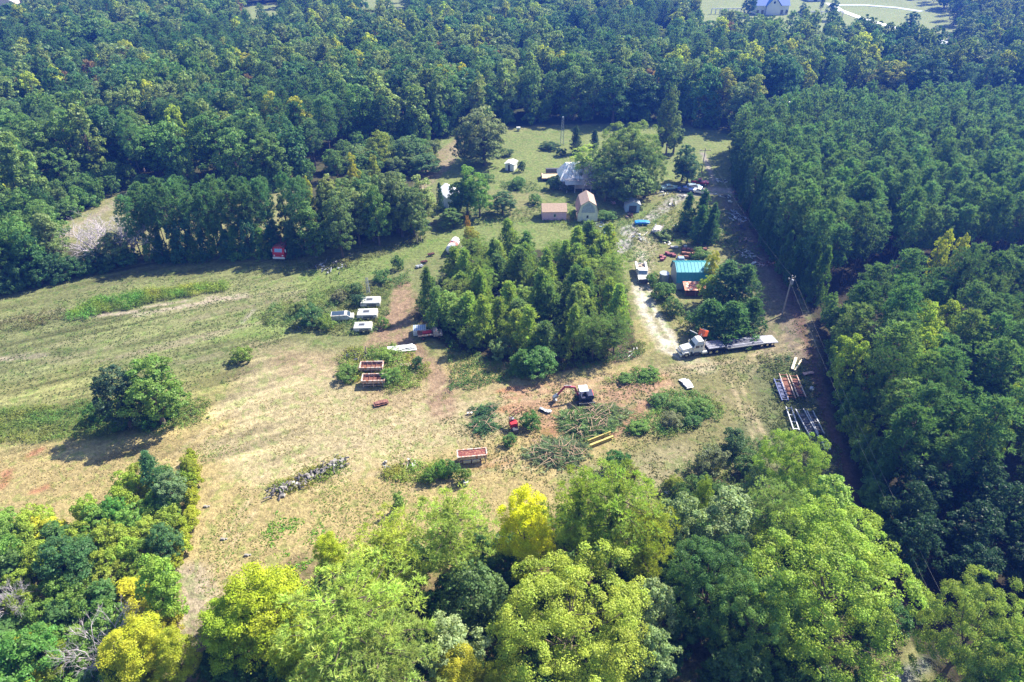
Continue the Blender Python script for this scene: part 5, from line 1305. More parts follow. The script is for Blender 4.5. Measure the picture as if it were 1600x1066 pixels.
# orange lift head on a pole beside the truck
t = thing('orange_lift', 'tilted bright orange lift basket on a grey arm just behind the tractor cab', 'lift', at(1094, 543), .9)
t.scale = (1.15, 1.15, 1.3)
MB().tube([(0, 0, .1), (-.1, 0, 2.1)], .12).build('mast', steel, t); MB().tube([(-.1, 0, 2.1), (-1.2, 1.9, 3.0)], .08).build('arm', galv, t)
MB().box((.2, 0, 2.6), (1.7, 1.1, .95), ry=.45).build('basket', orange, t, .06); MB().box((.42, 0, 3.08), (1.3, .8, .06), ry=.45).build('basket_opening', dark, t)
MB().box((0, 0, .12), (1.3, 1.3, .24)).build('base', dark, t, .03)

# ---- water/tank objects
t = thing('storage_tank', 'white horizontal tank with a rusty red band lying at the edge of the grass track', 'tank', at(704, 397), 1.35)
MB().capsule((0, 0, 1.25), (4.6, 0, 1.25), 1.1).build('shell', mat('tank_white', (.72, .70, .72), .4, var=.1), t, smooth=True)
MB().cyl((1.4, 0, 1.25), (2.9, 0, 1.25), 1.12, 24).build('rusty_band', mat('tank_rust', (.42, .16, .15), .7, var=.3), t)
for x in (.7, 3.8): MB().box((x, 0, .35), (.4, 1.7, .7)).build('cradle', dark, t)
MB().cyl((2.2, 0, 2.3), (2.2, 0, 2.55), .3).build('manhole', steel, t)
for u, v, lb in ((663, 412, 'dark seized implement left of the white tank'), (674, 400, 'smaller dark implement just left of the white tank')):
    t = thing('farm_implement', lb, 'implement', at(u, v), .4)
    b = MB(); b.box((0, 0, .5), (1.6, .15, .15)); b.box((0, .5, .5), (1.6, .15, .15)); b.box((-.7, .25, .5), (.15, .6, .15)); b.box((.7, .25, .5), (.15, .6, .15)); b.build('frame', rust, t)
    for i in range(4): MB().cyl((-.6 + i * .4, .2, .32), (-.55 + i * .4, .26, .32), .3, 12).build('disc', dark, t)
for i, (u, v) in enumerate(((652, 379), (658, 376))):
    t = thing('wooden_post', ('left' if i == 0 else 'right') + ' one of two pale posts at the end of the clump', 'post', at(u, v)); MB().cyl((0, 0, 0), (0, 0, 2.2), .14, 8).build('post', woodt, t); MB().box((0, 0, 2.22), (.34, .34, .06)).build('cap', woodt, t)

# ---- buildings
cream = mat('cream_siding', (.80, .77, .58), .8, var=.12, scale=1.5); pinkr = mat('pink_brown_roof', (.34, .25, .21), .8, var=.15); pinkw = mat('pink_siding', (.74, .46, .56), .8, var=.15)
tan_r = mat('tan_roof', (.38, .27, .20), .8, var=.15); bwhite = mat('pale_blue_metal_roof', (.84, .86, .88), .45, var=.12, scale=.6)
def gable(name, label, u, v, rz, W, D, wall_h, rise, wallm, roofm, over=.25, door=True, win=((0, 1.3, .7, .7),), cat='shed', gam=False):
    """front gable faces local -y, width W along x, depth D along y"""
    t = thing(name, label, cat, at(u, v), rz)
    if gam: top = [(-W / 2, wall_h), (-W * .38, wall_h + rise * .62), (0, wall_h + rise), (W * .38, wall_h + rise * .62), (W / 2, wall_h)]
    else: top = [(-W / 2, wall_h), (0, wall_h + rise), (W / 2, wall_h)]
    MB().prism([(W / 2, 0), (-W / 2, 0)] [::-1] + top[::-1], 0, D).build('wall', wallm, t)
    for (xa, za), (xb, zb) in zip(top[:-1], top[1:]):
        n_ = Vector((-(zb - za), 0, xb - xa)).normalized() * .12; e = Vector((xb - xa, 0, zb - za)).normalized() * over
        ea = e if za == wall_h else e * 0; eb = e if zb == wall_h else e * 0
        P = [(xa - ea.x, za - ea.z + .02), (xb + eb.x, zb + eb.z + .02), (xb + eb.x + n_.x, zb + eb.z + n_.z + .02), (xa - ea.x + n_.x, za - ea.z + n_.z + .02)]
        MB().prism(P, -over, D + over).build('roof', roofm, t)
    if door:
        dr = MB().box((-W * .05, -.03, .95), (W * .22, .06, 1.9)).build('door', dark, t); MB().box((-W * .05 + W * .08, -.07, .95), (.05, .04, .15)).build('handle', chrome, dr)
    for x, z, w, h_ in win:
        wf = MB().box((x, -.03, z), (w + .16, .06, h_ + .16)).build('window', white, t); MB().box((x, -.065, z), (w, .03, h_)).build('pane', glass, wf)
    return t
s0 = lambda v: (F * SP + (v - 533) * CP) / H
gable('gambrel_barn', 'cream barn with a rounded pink gambrel roof in the middle of the clearing', 918, 346, .02, 31 / s0(346), 6.5, 2.4, 3.4, cream, pinkr, cat='barn', gam=True, door=False, win=((-.1, 1.3, .5, .8), (-.1, 3.8, .5, 1.0)))
bt = bpy.data.objects['gambrel_barn']; W_ = 31 / s0(346)
MB().prism([(-W_ * .34, 2.5), (-W_ * .28, 4.2), (0, 5.3), (W_ * .28, 4.2), (W_ * .36, 2.5)], -.10, -.02).build('gable_panel', mat('grey_boarding', (.36, .40, .42), .8, var=.3), bt)
for x in (-W_ * .3, W_ * .42): MB().box((x, -.03, 1.2), (.10, .05, 2.35)).build('trim_board', white, bt)
gable('pink_shed', 'small pink shed with a tan roof left of the cream barn', 866, 344, .03, 6.4, 4.2, 2.4, .1, pinkw, tan_r, door=False, win=((.1, 1.3, .55, .8),))
ps = bpy.data.objects['pink_shed']
for o in list(ps.children):
    if o.name.startswith('roof'): bpy.data.objects.remove(o)
MB().prism([(-.35, 2.45), (2.1, 3.9), (4.55, 2.45), (4.5, 2.35), (2.1, 3.75), (-.3, 2.35)], -3.35, 3.35, axis='x').build('roof', tan_r, ps)
MB().prism([(0, 2.4), (2.1, 3.7), (4.2, 2.4)], -3.2, 3.2, axis='x').build('gable_end', pinkw, ps)
gable('blue_shed', 'small blue grey shed with a dark open door under the spreading oak', 988, 332, .0, 3.8, 3.2, 2.2, .9, mat('blue_grey_siding', (.30, .42, .58), .7, var=.15), galv, win=())
bs_ = bpy.data.objects['blue_shed']; MB().box((0, -.05, 1.0), (2.0, .05, 1.9)).build('doorway', dark, bs_)
gable('white_shed', 'small white shed with pale roof at the left of the lawn', 796, 267, -.35, 2.8, 3.2, 2.1, .4, white, bwhite, win=(), door=True)
gable('hidden_shed', 'pale shed mostly hidden by the bright green trees left of the lawn', 712, 326, .5, 4.5, 6, 3.6, 1.4, mat('blue_white_siding', (.66, .74, .86), .5), bwhite, win=())
# big pale roofed house
hx, hy = G(911, 296)
t = thing('farm_house', 'large house under a steep pale bluish metal roof behind the bare brown tree', 'house', (hx, hy, 0), .04)
Wd, Dp = 14.0, 9.0
MB().box((0, Dp / 2, 1.3), (Wd - .8, Dp - .8, 2.6)).build('wall', mat('house_siding', (.55, .55, .55), .8), t)
V = [(-Wd / 2, 0, 2.5), (Wd / 2, 0, 2.5), (Wd / 2, Dp, 2.5), (-Wd / 2, Dp, 2.5), (-Wd / 2 + 2.2, 3.6, 6.2), (Wd / 2 - 2.2, 3.6, 6.2), (Wd / 2 - 2.2, Dp - 3.6, 6.2), (-Wd / 2 + 2.2, Dp - 3.6, 6.2)]
rf_ = MB().add(V, [(3, 2, 1, 0), (4, 5, 6, 7), (0, 1, 5, 4), (1, 2, 6, 5), (2, 3, 7, 6), (3, 0, 4, 7)]).build('roof', bwhite, t)
b = MB()
for i in range(11):
    x = -Wd / 2 + .8 + i * (Wd - 1.6) / 10; k = (Wd / 2 - 2.2) / (Wd / 2); b.tube([(x, 0, 2.56), (x * k, 3.6, 6.26)], .05, 4)
b.build('roof_seam', galv, rf_)
dm = MB(); dm.cyl((1.0, 1.2, 3.0), (1.0, .9, 4.9), 1.2, 16); dm.build('round_dormer', mat('dormer_grey', (.48, .47, .45), .7, var=.3), t); MB().cyl((1.0, -.0, 4.2), (1.0, .5, 4.2), .6, 16).build('dormer_opening', dark, t)
MB().prism([(-2.6, 2.4), (0, 3.0), (0, 3.1), (-2.6, 2.5)], -5.5, 4.5, axis='x').build('porch_roof', galv, t)
for i in range(5): MB().box((-5 + i * 2.3, -2.4, 1.2), (.14, .14, 2.4)).build('porch_post', white, t)
# plank deck
t = thing('plank_deck', 'raised deck of pale tan planks left of the pale roofed house', 'deck', at(862, 279), .05)
b = MB()
for i in range(9): b.box((0, -1.8 + i * .45, .9), (6.4, .40, .08))
b.build('planks', woodt, t); MB().box((0, 0, .7), (6.3, 3.9, .25)).build('frame', wood, t)
for x in (-3, 3):
    for y in (-1.8, 1.8): MB().box((x, y, .35), (.2, .2, .7)).build('leg', wood, t)
MB().box((.6, 2.4, 1.6), (4.4, .9, 1.2)).build('dark_cover', dark, t); MB().box((-3.1, 0, 1.25), (.08, 3.9, .5)).build('railing', wood, t)
# teal roofed shed
t = thing('teal_roof_shed', 'long shed with a folded bright teal metal roof right of the drive', 'shed', at(1082, 453), .0)
Wt = 50 / s0(450); teal = mat('teal_metal_roof', (.05, .27, .33), .4, .1, var=.08, scale=.8)
prof = [(0, 0), (0, 1.9), (.9, 3.9), (3.6, 4.9), (6.3, 3.9), (7.2, 1.9), (7.2, 0)]
MB().prism([(.1, 0), (.1, 1.85), (.98, 3.8), (3.6, 4.78), (6.2, 3.8), (7.1, 1.85), (7.1, 0)], -Wt / 2, Wt / 2, axis='x').build('wall', mat('grey_metal_siding', (.40, .42, .44), .6), t)
rp = [(-.12, 1.75), (.86, 3.95), (3.6, 5.0), (6.34, 3.95), (7.32, 1.75)]
for i, ((ya, za), (yb, zb)) in enumerate(zip(rp[:-1], rp[1:])):
    n_ = Vector((-(zb - za), yb - ya)).normalized() * -.09
    MB().prism([(ya, za), (yb, zb), (yb + n_.x, zb + n_.y), (ya + n_.x, za + n_.y)], -Wt / 2 - .3, Wt / 2 + .3, axis='x').build('roof', teal, t)
b = MB()
for i in range(10):
    x = -Wt / 2 + i * Wt / 9
    for (ya, za), (yb, zb) in zip(rp[:-1], rp[1:]): b.tube([(x, ya, za + .03), (x, yb, zb + .03)], .035, 4)
b.build('roof_rib', teal, t)
MB().cyl((-Wt / 2 - 2.4, 3.0, 0), (-Wt / 2 - 2.4, 3.0, 2.6), 1.1, 16).build('side_tank', galv, t)
lt_ = MB().prism([(-2.9, 1.5), (-.05, 2.1), (-.05, 2.2), (-2.9, 1.6)], -2.5, 2.3, axis='x').build('lean_to_roof', mat('orange_rust_roof', (.55, .19, .12), .7, var=.35, scale=2, dirt=(.72, .62, .5), dirt_amt=.2), t)
for x in (-2.3, 0, 2.1): MB().box((x, -2.75, .75), (.14, .14, 1.5)).build('lean_to_post', wood, t)
MB().box((0, -2.2, .5), (4.0, .8, 1.0)).build('stored_crate', rust, t)
# far houses
hx, hy = G(1205, 23)
t = thing('distant_house', 'far white gabled house with a long blue roof and arched arcade at the top right', 'house', (hx, hy, 0), .05)
MB().box((0, 4, 2.6), (20, 9, 5.2)).build('wall', white, t)
blr = mat('blue_roof', (.03, .13, .42), .5); MB().prism([(-1.0, 5.1), (4, 10), (9, 5.1)], -10.5, 10.5, axis='x').build('roof', blr, t)
gb = MB().prism([(-4.2, 0), (4.2, 0), (4.2, 5.2), (0, 10), (-4.2, 5.2)], -2, 3).build('gable_front', white, t); MB().cyl((0, -2.05, 7), (0, -1.95, 7), .7, 12).build('round_window', glass, gb)
for (x0_, x1_) in ((-4.8, -.0), (0, 4.8)):
    zz = (5.0, 10.15) if x0_ < 0 else (10.15, 5.0)
    MB().prism([(x0_, zz[0]), (x1_, zz[1]), (x1_, zz[1] + .25), (x0_, zz[0] + .25)], -2.4, 4).build('gable_roof', blr, gb)
for i in range(7): MB().box((-9 + i * 3, -.55, 1.6), (1.4, .1, 2.2)).build('window', glass, t)
def arcade(u, v, n, label):
    t = thing('arcade_fence', label, 'fence', at(u, v), .02); w = 2.6
    MB().box((n * w / 2, 0, 3.0), (n * w, .5, .5)).build('beam', white, t)
    for i in range(n + 1): MB().box((i * w, 0, 1.4), (.5, .5, 2.8)).build('pillar', white, t)
arcade(1111, 22, 7, 'white arcade fence left of the far house'); arcade(1262, 27, 8, 'white arcade fence right of the far house')
gable('distant_barn', 'far white barn touching the top edge right of the white house', 1275, 2, .1, 10, 14, 4, 2.5, white, bwhite, cat='barn', win=())
gable('roadside_shed', 'far small white shed in a gap of the trees at the top right', 1476, 82, .3, 7, 8, 3, 1.8, white, bwhite, win=())
gable('wood_edge_shed', 'white roofed shed showing above the corner of the plantation', 1222, 192, .1, 6, 7, 6.5, 1.0, white, bwhite, win=())
gable('hillside_house', 'far pale house in the clearing at the top left corner', 8, 14, .2, 12, 10, 4, 3, mat('pale_pink_wall', (.62, .52, .48), .8), bwhite, cat='house')
gable('hillside_house', 'second far pale house right of the first in the top left corner', 32, 6, .1, 12, 10, 4, 2.4, white, mat('grey_roof', (.4, .38, .38), .8), cat='house')
gable('woodland_cabin', 'pale cabin just visible between far trees above the lawn', 1030, 82, .2, 7, 6, 3, 1.6, white, bwhite, win=(), cat='cabin')
for u, v, h, w, lb in ((1168, 2, 12, 26, 'dark tree left of the far white house'), (1250, 10, 10, 16, 'round dark tree right of the far white house'), (1297, 8, 11, 20, 'dark tree by the end of the right arcade'), (1282, -6, 10, 8, 'thin dark tree by the far white barn'), (1415, 40, 14, 30, 'dark tree hanging over the far drive')):
    x, y = G(u, v + 24); place('mid', x, y, h, w / (F / depth(x, y, 6)) / 2, (.05, .12, .06), lb)
def strip(name, label, pts, width, col, z=.06):
    g = [Vector((*G(*p), z)) for p in pts]; V = []; Fc = []
    for i, p in enumerate(g):
        d = (g[min(i + 1, len(g) - 1)] - g[max(i - 1, 0)]).normalized(); n_ = Vector((-d.y, d.x, 0)) * width / 2; V += [p + n_, p - n_]
    for i in range(len(g) - 1): Fc.append((2 * i, 2 * i + 1, 2 * i + 3, 2 * i + 2))
    o = MB().add(V, Fc).build(name, mat(name + '_pave', col, .8)); return tag(o, label, None, kind='structure')
strip('drive', 'pale curving drive on the far lawn at the top right', [(1295, 5), (1312, 16), (1350, 30), (1400, 44), (1430, 48)], 5, (.66, .66, .66))
strip('road', 'pale lane along the far top edge right', [(1300, 8), (1350, 8), (1400, 12), (1440, 18)], 5, (.40, .46, .52))

# ---- utility poles and wires
def pole(u, v, h, label, arm=2.4, can=False, rz=0):
    t = thing('utility_pole', label, 'utility pole', at(u, v), rz)
    MB().cyl((0, 0, 0), (0, 0, h), .17, 10, .11).build('pole', mat('pole_wood', (.34, .30, .27), .9), t)
    MB().box((0, 0, h - .7), (arm, .12, .14)).build('crossarm', wood, t)
    for x in (-arm * .45, 0, arm * .45): MB().cyl((x, 0, h - .62), (x, 0, h - .35), .06, 6).build('insulator', lampg, t)
    if can: MB().cyl((.35, 0, h - 2.1), (.35, 0, h - 1.1), .28, 12).build('transformer', steel, t)
    return t
pole(1094, 283, 10, 'grey utility pole with a crossarm on the lawn beside the path', 3.2)
pole(1222, 492, 9.5, 'utility pole carrying a transformer at the edge of the right plantation', 1.8, True, .4)
pa = G(1222, 492); wires = []
def wire(a, b, sag, label):
    pts = [Vector(a).lerp(Vector(b), i / 20) - Vector((0, 0, sag * 4 * (i / 20) * (1 - i / 20))) for i in range(21)]
    o = MB().tube([tuple(p) for p in pts], .012, 4).build('power_line', mat('wire', (.30, .29, .27), .5, .3)); tag(o, label, 'wire')
pb = G(1440, 1085); pc = G(1094, 283)
wire((pa[0] - .6, pa[1], 8.8), (pb[0] - .6, pb[1] - 30, 9.0), 2.2, 'left overhead wire running from the transformer pole to the bottom right')
wire((pa[0] + .6, pa[1], 8.8), (pb[0] + .8, pb[1] - 30, 9.0), 2.2, 'right overhead wire running from the transformer pole to the bottom right')
wire((pa[0], pa[1], 9.2), (pc[0], pc[1], 9.6), 1.5, 'overhead wire between the transformer pole and the lawn pole')

# ---- frames and ladders of steel by the right wood
def frame(u0, v0, u1, v1, w, label, m_, n=5, h=.55, name='steel_frame', deck=None):
    x0_, y0_ = G(u0, v0); L_ = dist(u0, v0, u1, v1); t = thing(name, label, 'frame', (x0_, y0_, 0), ang(u0, v0, u1, v1))
    for s in (-1, 1): MB().box((L_ / 2, s * w / 2, h), (L_, .16, .24)).build('rail', m_, t)
    for i in range(n): MB().box((.3 + (L_ - .6) * i / (n - 1), 0, h), (.14, w - .16, .16)).build('crossmember', m_ if deck is None else deck, t)
    for x in (.4, L_ - .4):
        for s in (-1, 1): MB().box((x, s * w / 2, (h - .12) / 2), (.2, .2, h - .12)).build('leg', dark, t)
    if deck: MB().box((L_ * .5, 0, h - .1), (L_ * .7, w - .5, .08)).build('deck', deck, t)
    return t
ltrust = mat('pinkish_rust', (.46, .30, .27), .8, var=.3)
frame(1222, 588, 1236, 626, 1.3, 'left rusty ladder frame of the pair by the right wood', rusty_w, 5, deck=rust)
frame(1238, 590, 1252, 624, 1.3, 'right rusty ladder frame of the pair by the right wood', rusty_w, 6, deck=rust)
frame(1213, 596, 1226, 630, 1.1, 'low blue trailer frame left of the rusty ladder frames', mat('deep_blue_steel', (.05, .08, .24), .5, var=.2), 6, deck=mat('deep_blue_deck', (.03, .045, .14), .5))
frame(1231, 640, 1243, 676, .9, 'thin pale frame at the left in front of the round bright tree', steel, 4)
frame(1248, 643, 1272, 688, 1.4, 'long pale frame in front of the round bright tree', steel, 5, deck=dark)
frame(1264, 646, 1282, 682, 1.0, 'narrow pale frame at the right of the long one', steel, 5, deck=dark)
frame(1286, 692, 1292, 706, .8, 'short white frame peeping from behind the round bright tree', offw, 3)
for i, (a, b_, lb) in enumerate((((1237, 580), (1243, 562), 'thick cream beam lying above the rusty frames'), ((1241, 582), (1252, 565), 'thin cream beam lying beside the thick one'))):
    x0_, y0_ = G(*a); L_ = dist(*a, *b_); t = thing('cream_beam', lb, 'beam', (x0_, y0_, 0), ang(*a, *b_))
    MB().box((L_ / 2, 0, .45), (L_, .5 - .25 * i, .25)).build('beam', mat('cream_steel', (.66, .58, .42), .7, var=.15), t)
    for x in (.4, L_ - .4): MB().box((x, 0, .16), (.25, .7, .32)).build('support', wood, t)
sheets(1262, 585, .2, 2.4, .6, 3, 'pinkish scrap lengths right of the rusty frames', ltrust, seed=21)
sheets(1268, 608, .8, 1.2, .6, 2, 'small pale scrap on the litter by the right wood', galv, seed=22)
# scrap along the edge of the upper plantation
rs2 = random.Random(12)
def heap(u, v, label, mats_, n, R=1.3, seed=0, group=None, name='scrap_heap', zs=.5):
    t = thing(name, label, 'scrap', at(u, v), 0, group); r = random.Random(seed)
    per = {}
    for i in range(n):
        m_ = mats_[i % len(mats_)]; b = per.setdefault(m_.name, (MB(), m_))[0]; a = r.random() * 6.28; d = R * math.sqrt(r.random())
        c_ = (math.cos(a) * d, math.sin(a) * d, .12 + r.random() * zs * (1 - d / R * .7))
        if r.random() < .65: b.box(c_, (r.uniform(.2, .9), r.uniform(.12, .5), r.uniform(.05, .35)), rz=r.random() * 3.1, ry=r.uniform(-.5, .5), rx=r.uniform(-.3, .3))
        else:
            an = r.random() * 6.28; L_ = r.uniform(.8, 2.2); b.tube([c_, (c_[0] + math.cos(an) * L_, c_[1] + math.sin(an) * L_, c_[2] + r.uniform(-.1, .3))], r.uniform(.04, .1), 6)
    for b, m_ in per.values(): b.build('metal_piece' if m_ is not conc else 'rubble_piece', m_, t)
    return t
HP = [(1122, 306, 'white litter by the end of the gravel court', [white, galv], 6, .9), (1136, 308, 'curled white scrap at the corner of the plantation', [white, dark], 8, .9), (1140, 316, 'small white bundle just below the curled scrap', [white], 4, .5),
      (1144, 332, 'pale pipes laid against the plantation', [galv, steel], 10, 1.5), (1150, 345, 'bright white heap of scrap metal under the plantation edge', [white, offw, steel], 18, 1.7), (1158, 342, 'grey tangle right of the bright white heap', [galv, steel, dark], 10, 1.3),
      (1160, 356, 'dark bundled scrap below the bright white heap', [dark, black], 10, 1.4), (1168, 376, 'pale boards on the litter strip', [ltrust, wood], 8, 1.4), (1164, 398, 'long whitish panels piled left of the litter strip', [offw, galv, dark], 16, 2.2),
      (1176, 402, 'white scrap at the right of the whitish panels', [white, offw], 8, 1.1), (1178, 413, 'single white drum shape lower down the litter strip', [white], 4, .5), (1190, 412, 'purplish rusty wire tangle on the litter strip', [ltrust, rust], 22, 1.9),
      (1182, 430, 'pale box scrap beside the shaded corner of the conifers', [offw, dark], 7, .9), (1060, 357, 'whitish engine parts below the conifer clump', [white, dark, steel], 16, 1.7), (1068, 360, 'dark parts right of the whitish engine parts', [dark, galv], 8, 1.0),
      (940, 352, 'blue grey junk beside the cream barn', [galv, mat('dusty_blue', (.22, .32, .5), .6), steel], 16, 1.9), (950, 362, 'blue grey panels nearer the gravel pad', [galv, mat('dusty_blue', (.22, .32, .5), .6)], 9, 1.6),
      (998, 371, 'pale sheets at the right edge of the gravel pad', [galv, offw], 10, 1.6), (1004, 375, 'white scraps beside the pale sheets', [white], 5, .8), (1052, 321, 'tiny dark cart by the upper drive', [dark, white], 5, .8), (1046, 322, 'white piece beside the tiny dark cart', [white], 3, .6),
      (1118, 283, 'white litter row on the far side of the court', [white, galv], 8, 1.2), (1130, 284, 'white bits at the foot of the plantation corner', [white, dark], 8, 1.2), (1035, 303, 'pale clutter below the green car', [galv, white, dark], 9, 1.6),
      (1066, 308, 'dark clutter in front of the blue car', [dark, black, white], 8, 1.2), (960, 318, 'pinkish clutter in the shade of the spreading oak', [ltrust, mat('dusty_pink', (.5, .3, .4), .7)], 7, .8),
      (985, 338, 'reddish bricks in front of the blue grey shed', [rust, ltrust], 12, 1.5), (958, 366, 'orange bits at the left of the gravel pad', [orange, wood], 5, .6), (1044, 381, 'white bits behind the red drums', [white, offw], 5, 1.0),
      (1000, 443, 'white scrap beside the grove below the pickup', [offw, white], 3, .4), (992, 549, 'white bits at the lower right corner of the grove', [white], 4, .6), (665, 352, 'pale clutter behind the clump', [galv, offw, ltrust], 14, 1.7),
      (1310, 490, 'white mailbox sized thing against the right wood', [white], 3, .4)]
for i, (u, v, lb, ms, n, R) in enumerate(HP): heap(u, v, lb, ms, n, R, seed=i)
# long rubble pile with weeds, and dark heap in the weed island
t = thing('rubble_pile', 'long grey rubble and stump pile overgrown with yellow weeds in the straw field', 'rubble', at(483, 746), ang(425, 772, 542, 718))
r = random.Random(4); LP = dist(425, 772, 542, 718)
for m_, n, nm in ((conc, 40, 'rubble_piece'), (mat('stump_grey', (.15, .135, .14), .9, var=.4), 90, 'stump_root'), (offw, 4, 'pale_slab')):
    b = MB()
    for i in range(n):
        x = r.uniform(-LP / 2, LP / 2) * (1 if nm != 'pale_slab' else .95); y = r.gauss(0, .55); z = max(0, .45 - abs(y) * .3) * r.random()
        if nm == 'stump_root':
            a = r.random() * 6.28; L_ = r.uniform(.4, 1.2); b.tube([(x, y, z), (x + math.cos(a) * L_ * .5, y + math.sin(a) * L_ * .5, z + r.uniform(.1, .5)), (x + math.cos(a) * L_, y + math.sin(a) * L_, z + r.uniform(-.1, .5))], r.uniform(.06, .16), 6)
        else: b.box((x, y, z + .1), (r.uniform(.3, .9), r.uniform(.3, .7), r.uniform(.15, .4)), rz=r.random() * 3, rx=r.uniform(-.4, .4), ry=r.uniform(-.4, .4), tx=.8, ty=.7)
    b.build(nm, m_, t)
heap(550, 556, 'black roots at the top left of the weed island', [black, dark], 14, 1.2, 51); heap(568, 560, 'black log heap behind the two rusty hoppers', [black, dark], 18, 1.6, 52)
heap(603, 726, 'pale stones at the left end of the weed hedge', [offw, conc], 6, .6, 53); heap(640, 727, 'pale poles lying in the weed hedge', [offw, wood], 8, 1.8, 54)
heap(520, 418, 'dark heap of scrap under the clump right of the red truck', [dark, steel, black], 24, 3.0, 55); heap(497, 417, 'grey scrap left end under the clump right of the red truck', [steel, dark], 12, 1.8, 56)
heap(790, 452, 'grey glinting scrap in the upper opening of the grove', [galv, dark, steel], 40, 4.2, 57, zs=.9); heap(812, 470, 'second grey scrap heap in the upper opening of the grove', [galv, dark, cblue], 30, 3.2, 58, zs=.9)
heap(842, 512, 'pale scrap heap in the lower opening of the grove', [galv, white, steel], 26, 2.4, 59, zs=.9); heap(876, 515, 'dark wrecked parts in the lower opening of the grove', [dark, black, rust], 40, 3.0, 60, zs=.8)
# rusty flat trailer by the drive
t = thing('utility_trailer', 'weathered grey trailer loaded with junk on the grass above the pickup', 'trailer', at(1025, 366), 1.15)
MB().box((1.4, 0, .75), (4.6, 2.0, .16)).build('deck', wood, t)
for s in (-1, 1): MB().box((1.4, s * 1.0, 1.0), (4.6, .08, .4)).build('side_board', steel, t)
MB().box((-.9, 0, 1.0), (.08, 2.0, .4)).build('end_board', steel, t); MB().tube([(3.7, 0, .6), (4.8, 0, .55)], .08).build('drawbar', dark, t)
MB().box((1.2, 0, 1.1), (2.6, 1.4, .5)).build('load', mat('pale_mauve_load', (.60, .55, .58), .7, var=.25), t, .1); MB().box((-.2, .2, 1.2), (.9, .9, .5)).build('load', offw, t, .1)
wheels(t, [(1.0, -1.05), (1.0, 1.05)], .34, .22)
# blue things
t = thing('covered_boat', 'small bright blue covered boat on the grass below the blue grey shed', 'boat', at(1003, 351), .05)
MB().prism([(-2.0, .35), (-1.9, .9), (-.8, 1.05), (.8, 1.0), (2.0, .75), (1.6, .35)], -.75, .75).build('hull_cover', mat('bright_blue_cover', (.02, .22, .62), .5, var=.15), t, .12)
MB().box((0, 0, .25), (2.6, 1.0, .12)).build('trailer_bed', dark, t); wheels(t, [(0, -.7), (0, .7)], .28, .18)
t = thing('blue_drum', 'blue drum standing right of the white pickup', 'drum', at(1034, 439)); MB().cyl((0, 0, 0), (0, 0, .95), .42, 14).build('shell', blue, t); MB().cyl((0, 0, .95), (0, 0, 1.0), .44, 14).build('lid', blue, t)
t = thing('blue_drum', 'blue drum lying on its side next to the standing one', 'drum', at(1036, 436)); MB().cyl((.2, 0, .4), (1.2, .3, .4), .4, 14).build('shell', blue, t); MB().cyl((1.2, .3, .4), (1.24, .31, .4), .42, 14).build('lid', blue, t)
# rows of red and rusty drums
pinkred = mat('pinkish_red_drum', (.34, .10, .12), .6, var=.2); brick = mat('brick_orange_drum', (.33, .14, .10), .7, var=.35)
drums = []
def drum(u, v, m_, label, group, r=.33, L_=.95):
    t = thing('rusty_drum', label, 'drum', at(u, v), rs2.random() * .6 - .3, group)
    MB().cyl((-L_ / 2, 0, r), (L_ / 2, 0, r), r, 14).build('shell', m_, t)
    for x in (-L_ / 2, L_ / 2): MB().cyl((x - .03, 0, r), (x + .03, 0, r), r * 1.06, 14).build('end_ring', rust, t)
for u, v in ((1033, 402), (1034, 407), (1037, 404), (1042, 397), (1045, 399), (1050, 399), (1053, 401)): drum(u, v, pinkred, 'pinkish red drum in the loose group above the teal roof', 'pinkish red drums')
for u, v in ((1068, 391), (1075, 391), (1081, 392), (1087, 391), (1093, 392), (1101, 391), (1068, 397), (1075, 398), (1083, 398), (1090, 398), (1062, 403), (1072, 403), (1080, 403)): drum(u, v, brick, 'brick orange drum in the rows above the teal roof', 'brick orange drums')
for u, v in ((1050, 388), (1056, 388), (1070, 387)): drum(u, v, offw, 'whitish drum behind the brick orange rows', 'whitish drums')
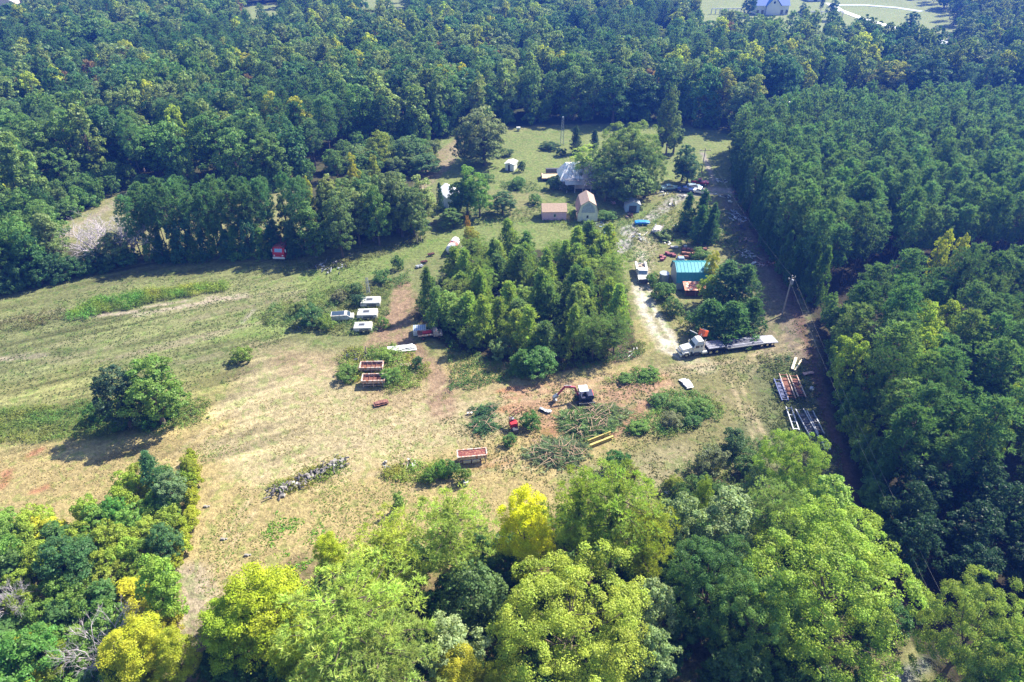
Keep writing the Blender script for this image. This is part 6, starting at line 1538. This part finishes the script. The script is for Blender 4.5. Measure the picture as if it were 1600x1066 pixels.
t = thing('covered_machine', 'dusty blue covered machine just above the teal roof', 'machine', at(1063, 410)); MB().box((0, 0, .8), (2.0, 1.6, 1.2), tx=.7, ty=.7).build('cover', mat('dusty_blue', (.22, .32, .5), .6), t, .15); MB().box((0, 0, .12), (2.1, 1.7, .2)).build('base', dark, t)
t = thing('white_box', 'white box at the foot of the small round shrub below the red hopper', 'box', at(728, 758)); MB().box((0, 0, .35), (.7, .5, .7)).build('box', white, t, .03); MB().box((0, 0, .73), (.78, .58, .06)).build('lid', offw, t, .01)
t = thing('garden_urn', 'tiny white and dark cart on the back lawn near the olive tree', 'cart', at(810, 204)); MB().box((0, 0, .8), (1.4, .9, .8)).build('tub', white, t, .05); wheels(t, [(0, -.5), (0, .5)], .35, .12)
# dark tower like hedge line across the lawn is built as bushes above; stones and small litter in the straw field
for i, (u, v) in enumerate(((348, 843), (385, 868), (321, 792))):
    t = thing('field_stone', ('pale stone lying in the straw field left of the bright yellow green tree', 'smaller pale stone nearer the bottom trees', 'flat pale stone beside the left thicket')[i], 'stone', at(u, v))
    MB().box((0, 0, .12), (.7, .45, .25), tx=.7, ty=.6).build('stone', conc, t, .05); MB().box((.5, .1, .06), (.25, .2, .12), tx=.7).build('chip', conc, t)

# ------------------------------------------------------------------ the air
def make_haze():
    bm_v = [(-1400, -500, -2.2), (1400, -500, -2.2), (1400, 3000, -2.2), (-1400, 3000, -2.2), (-1400, -500, 86), (1400, -500, 86), (1400, 3000, 86), (-1400, 3000, 86)]
    me = bpy.data.meshes.new('haze'); me.from_pydata(bm_v, [], [(3, 2, 1, 0), (4, 5, 6, 7), (0, 1, 5, 4), (1, 2, 6, 5), (2, 3, 7, 6), (3, 0, 4, 7)]); me.update()
    o = bpy.data.objects.new('haze', me); COL.objects.link(o); tag(o, 'thin blue autumn haze over the whole valley', None, kind='stuff')
    m, t, N, L = nodes('haze_air'); out = N.new('ShaderNodeOutputMaterial'); v = N.new('ShaderNodeVolumePrincipled')
    v.inputs['Color'].default_value = (.06, .20, 1.0, 1); v.inputs['Density'].default_value = HAZE; v.inputs['Anisotropy'].default_value = .3
    L.new(v.outputs[0], out.inputs['Volume']); me.materials.append(m)
HAZE = .00042
make_haze()
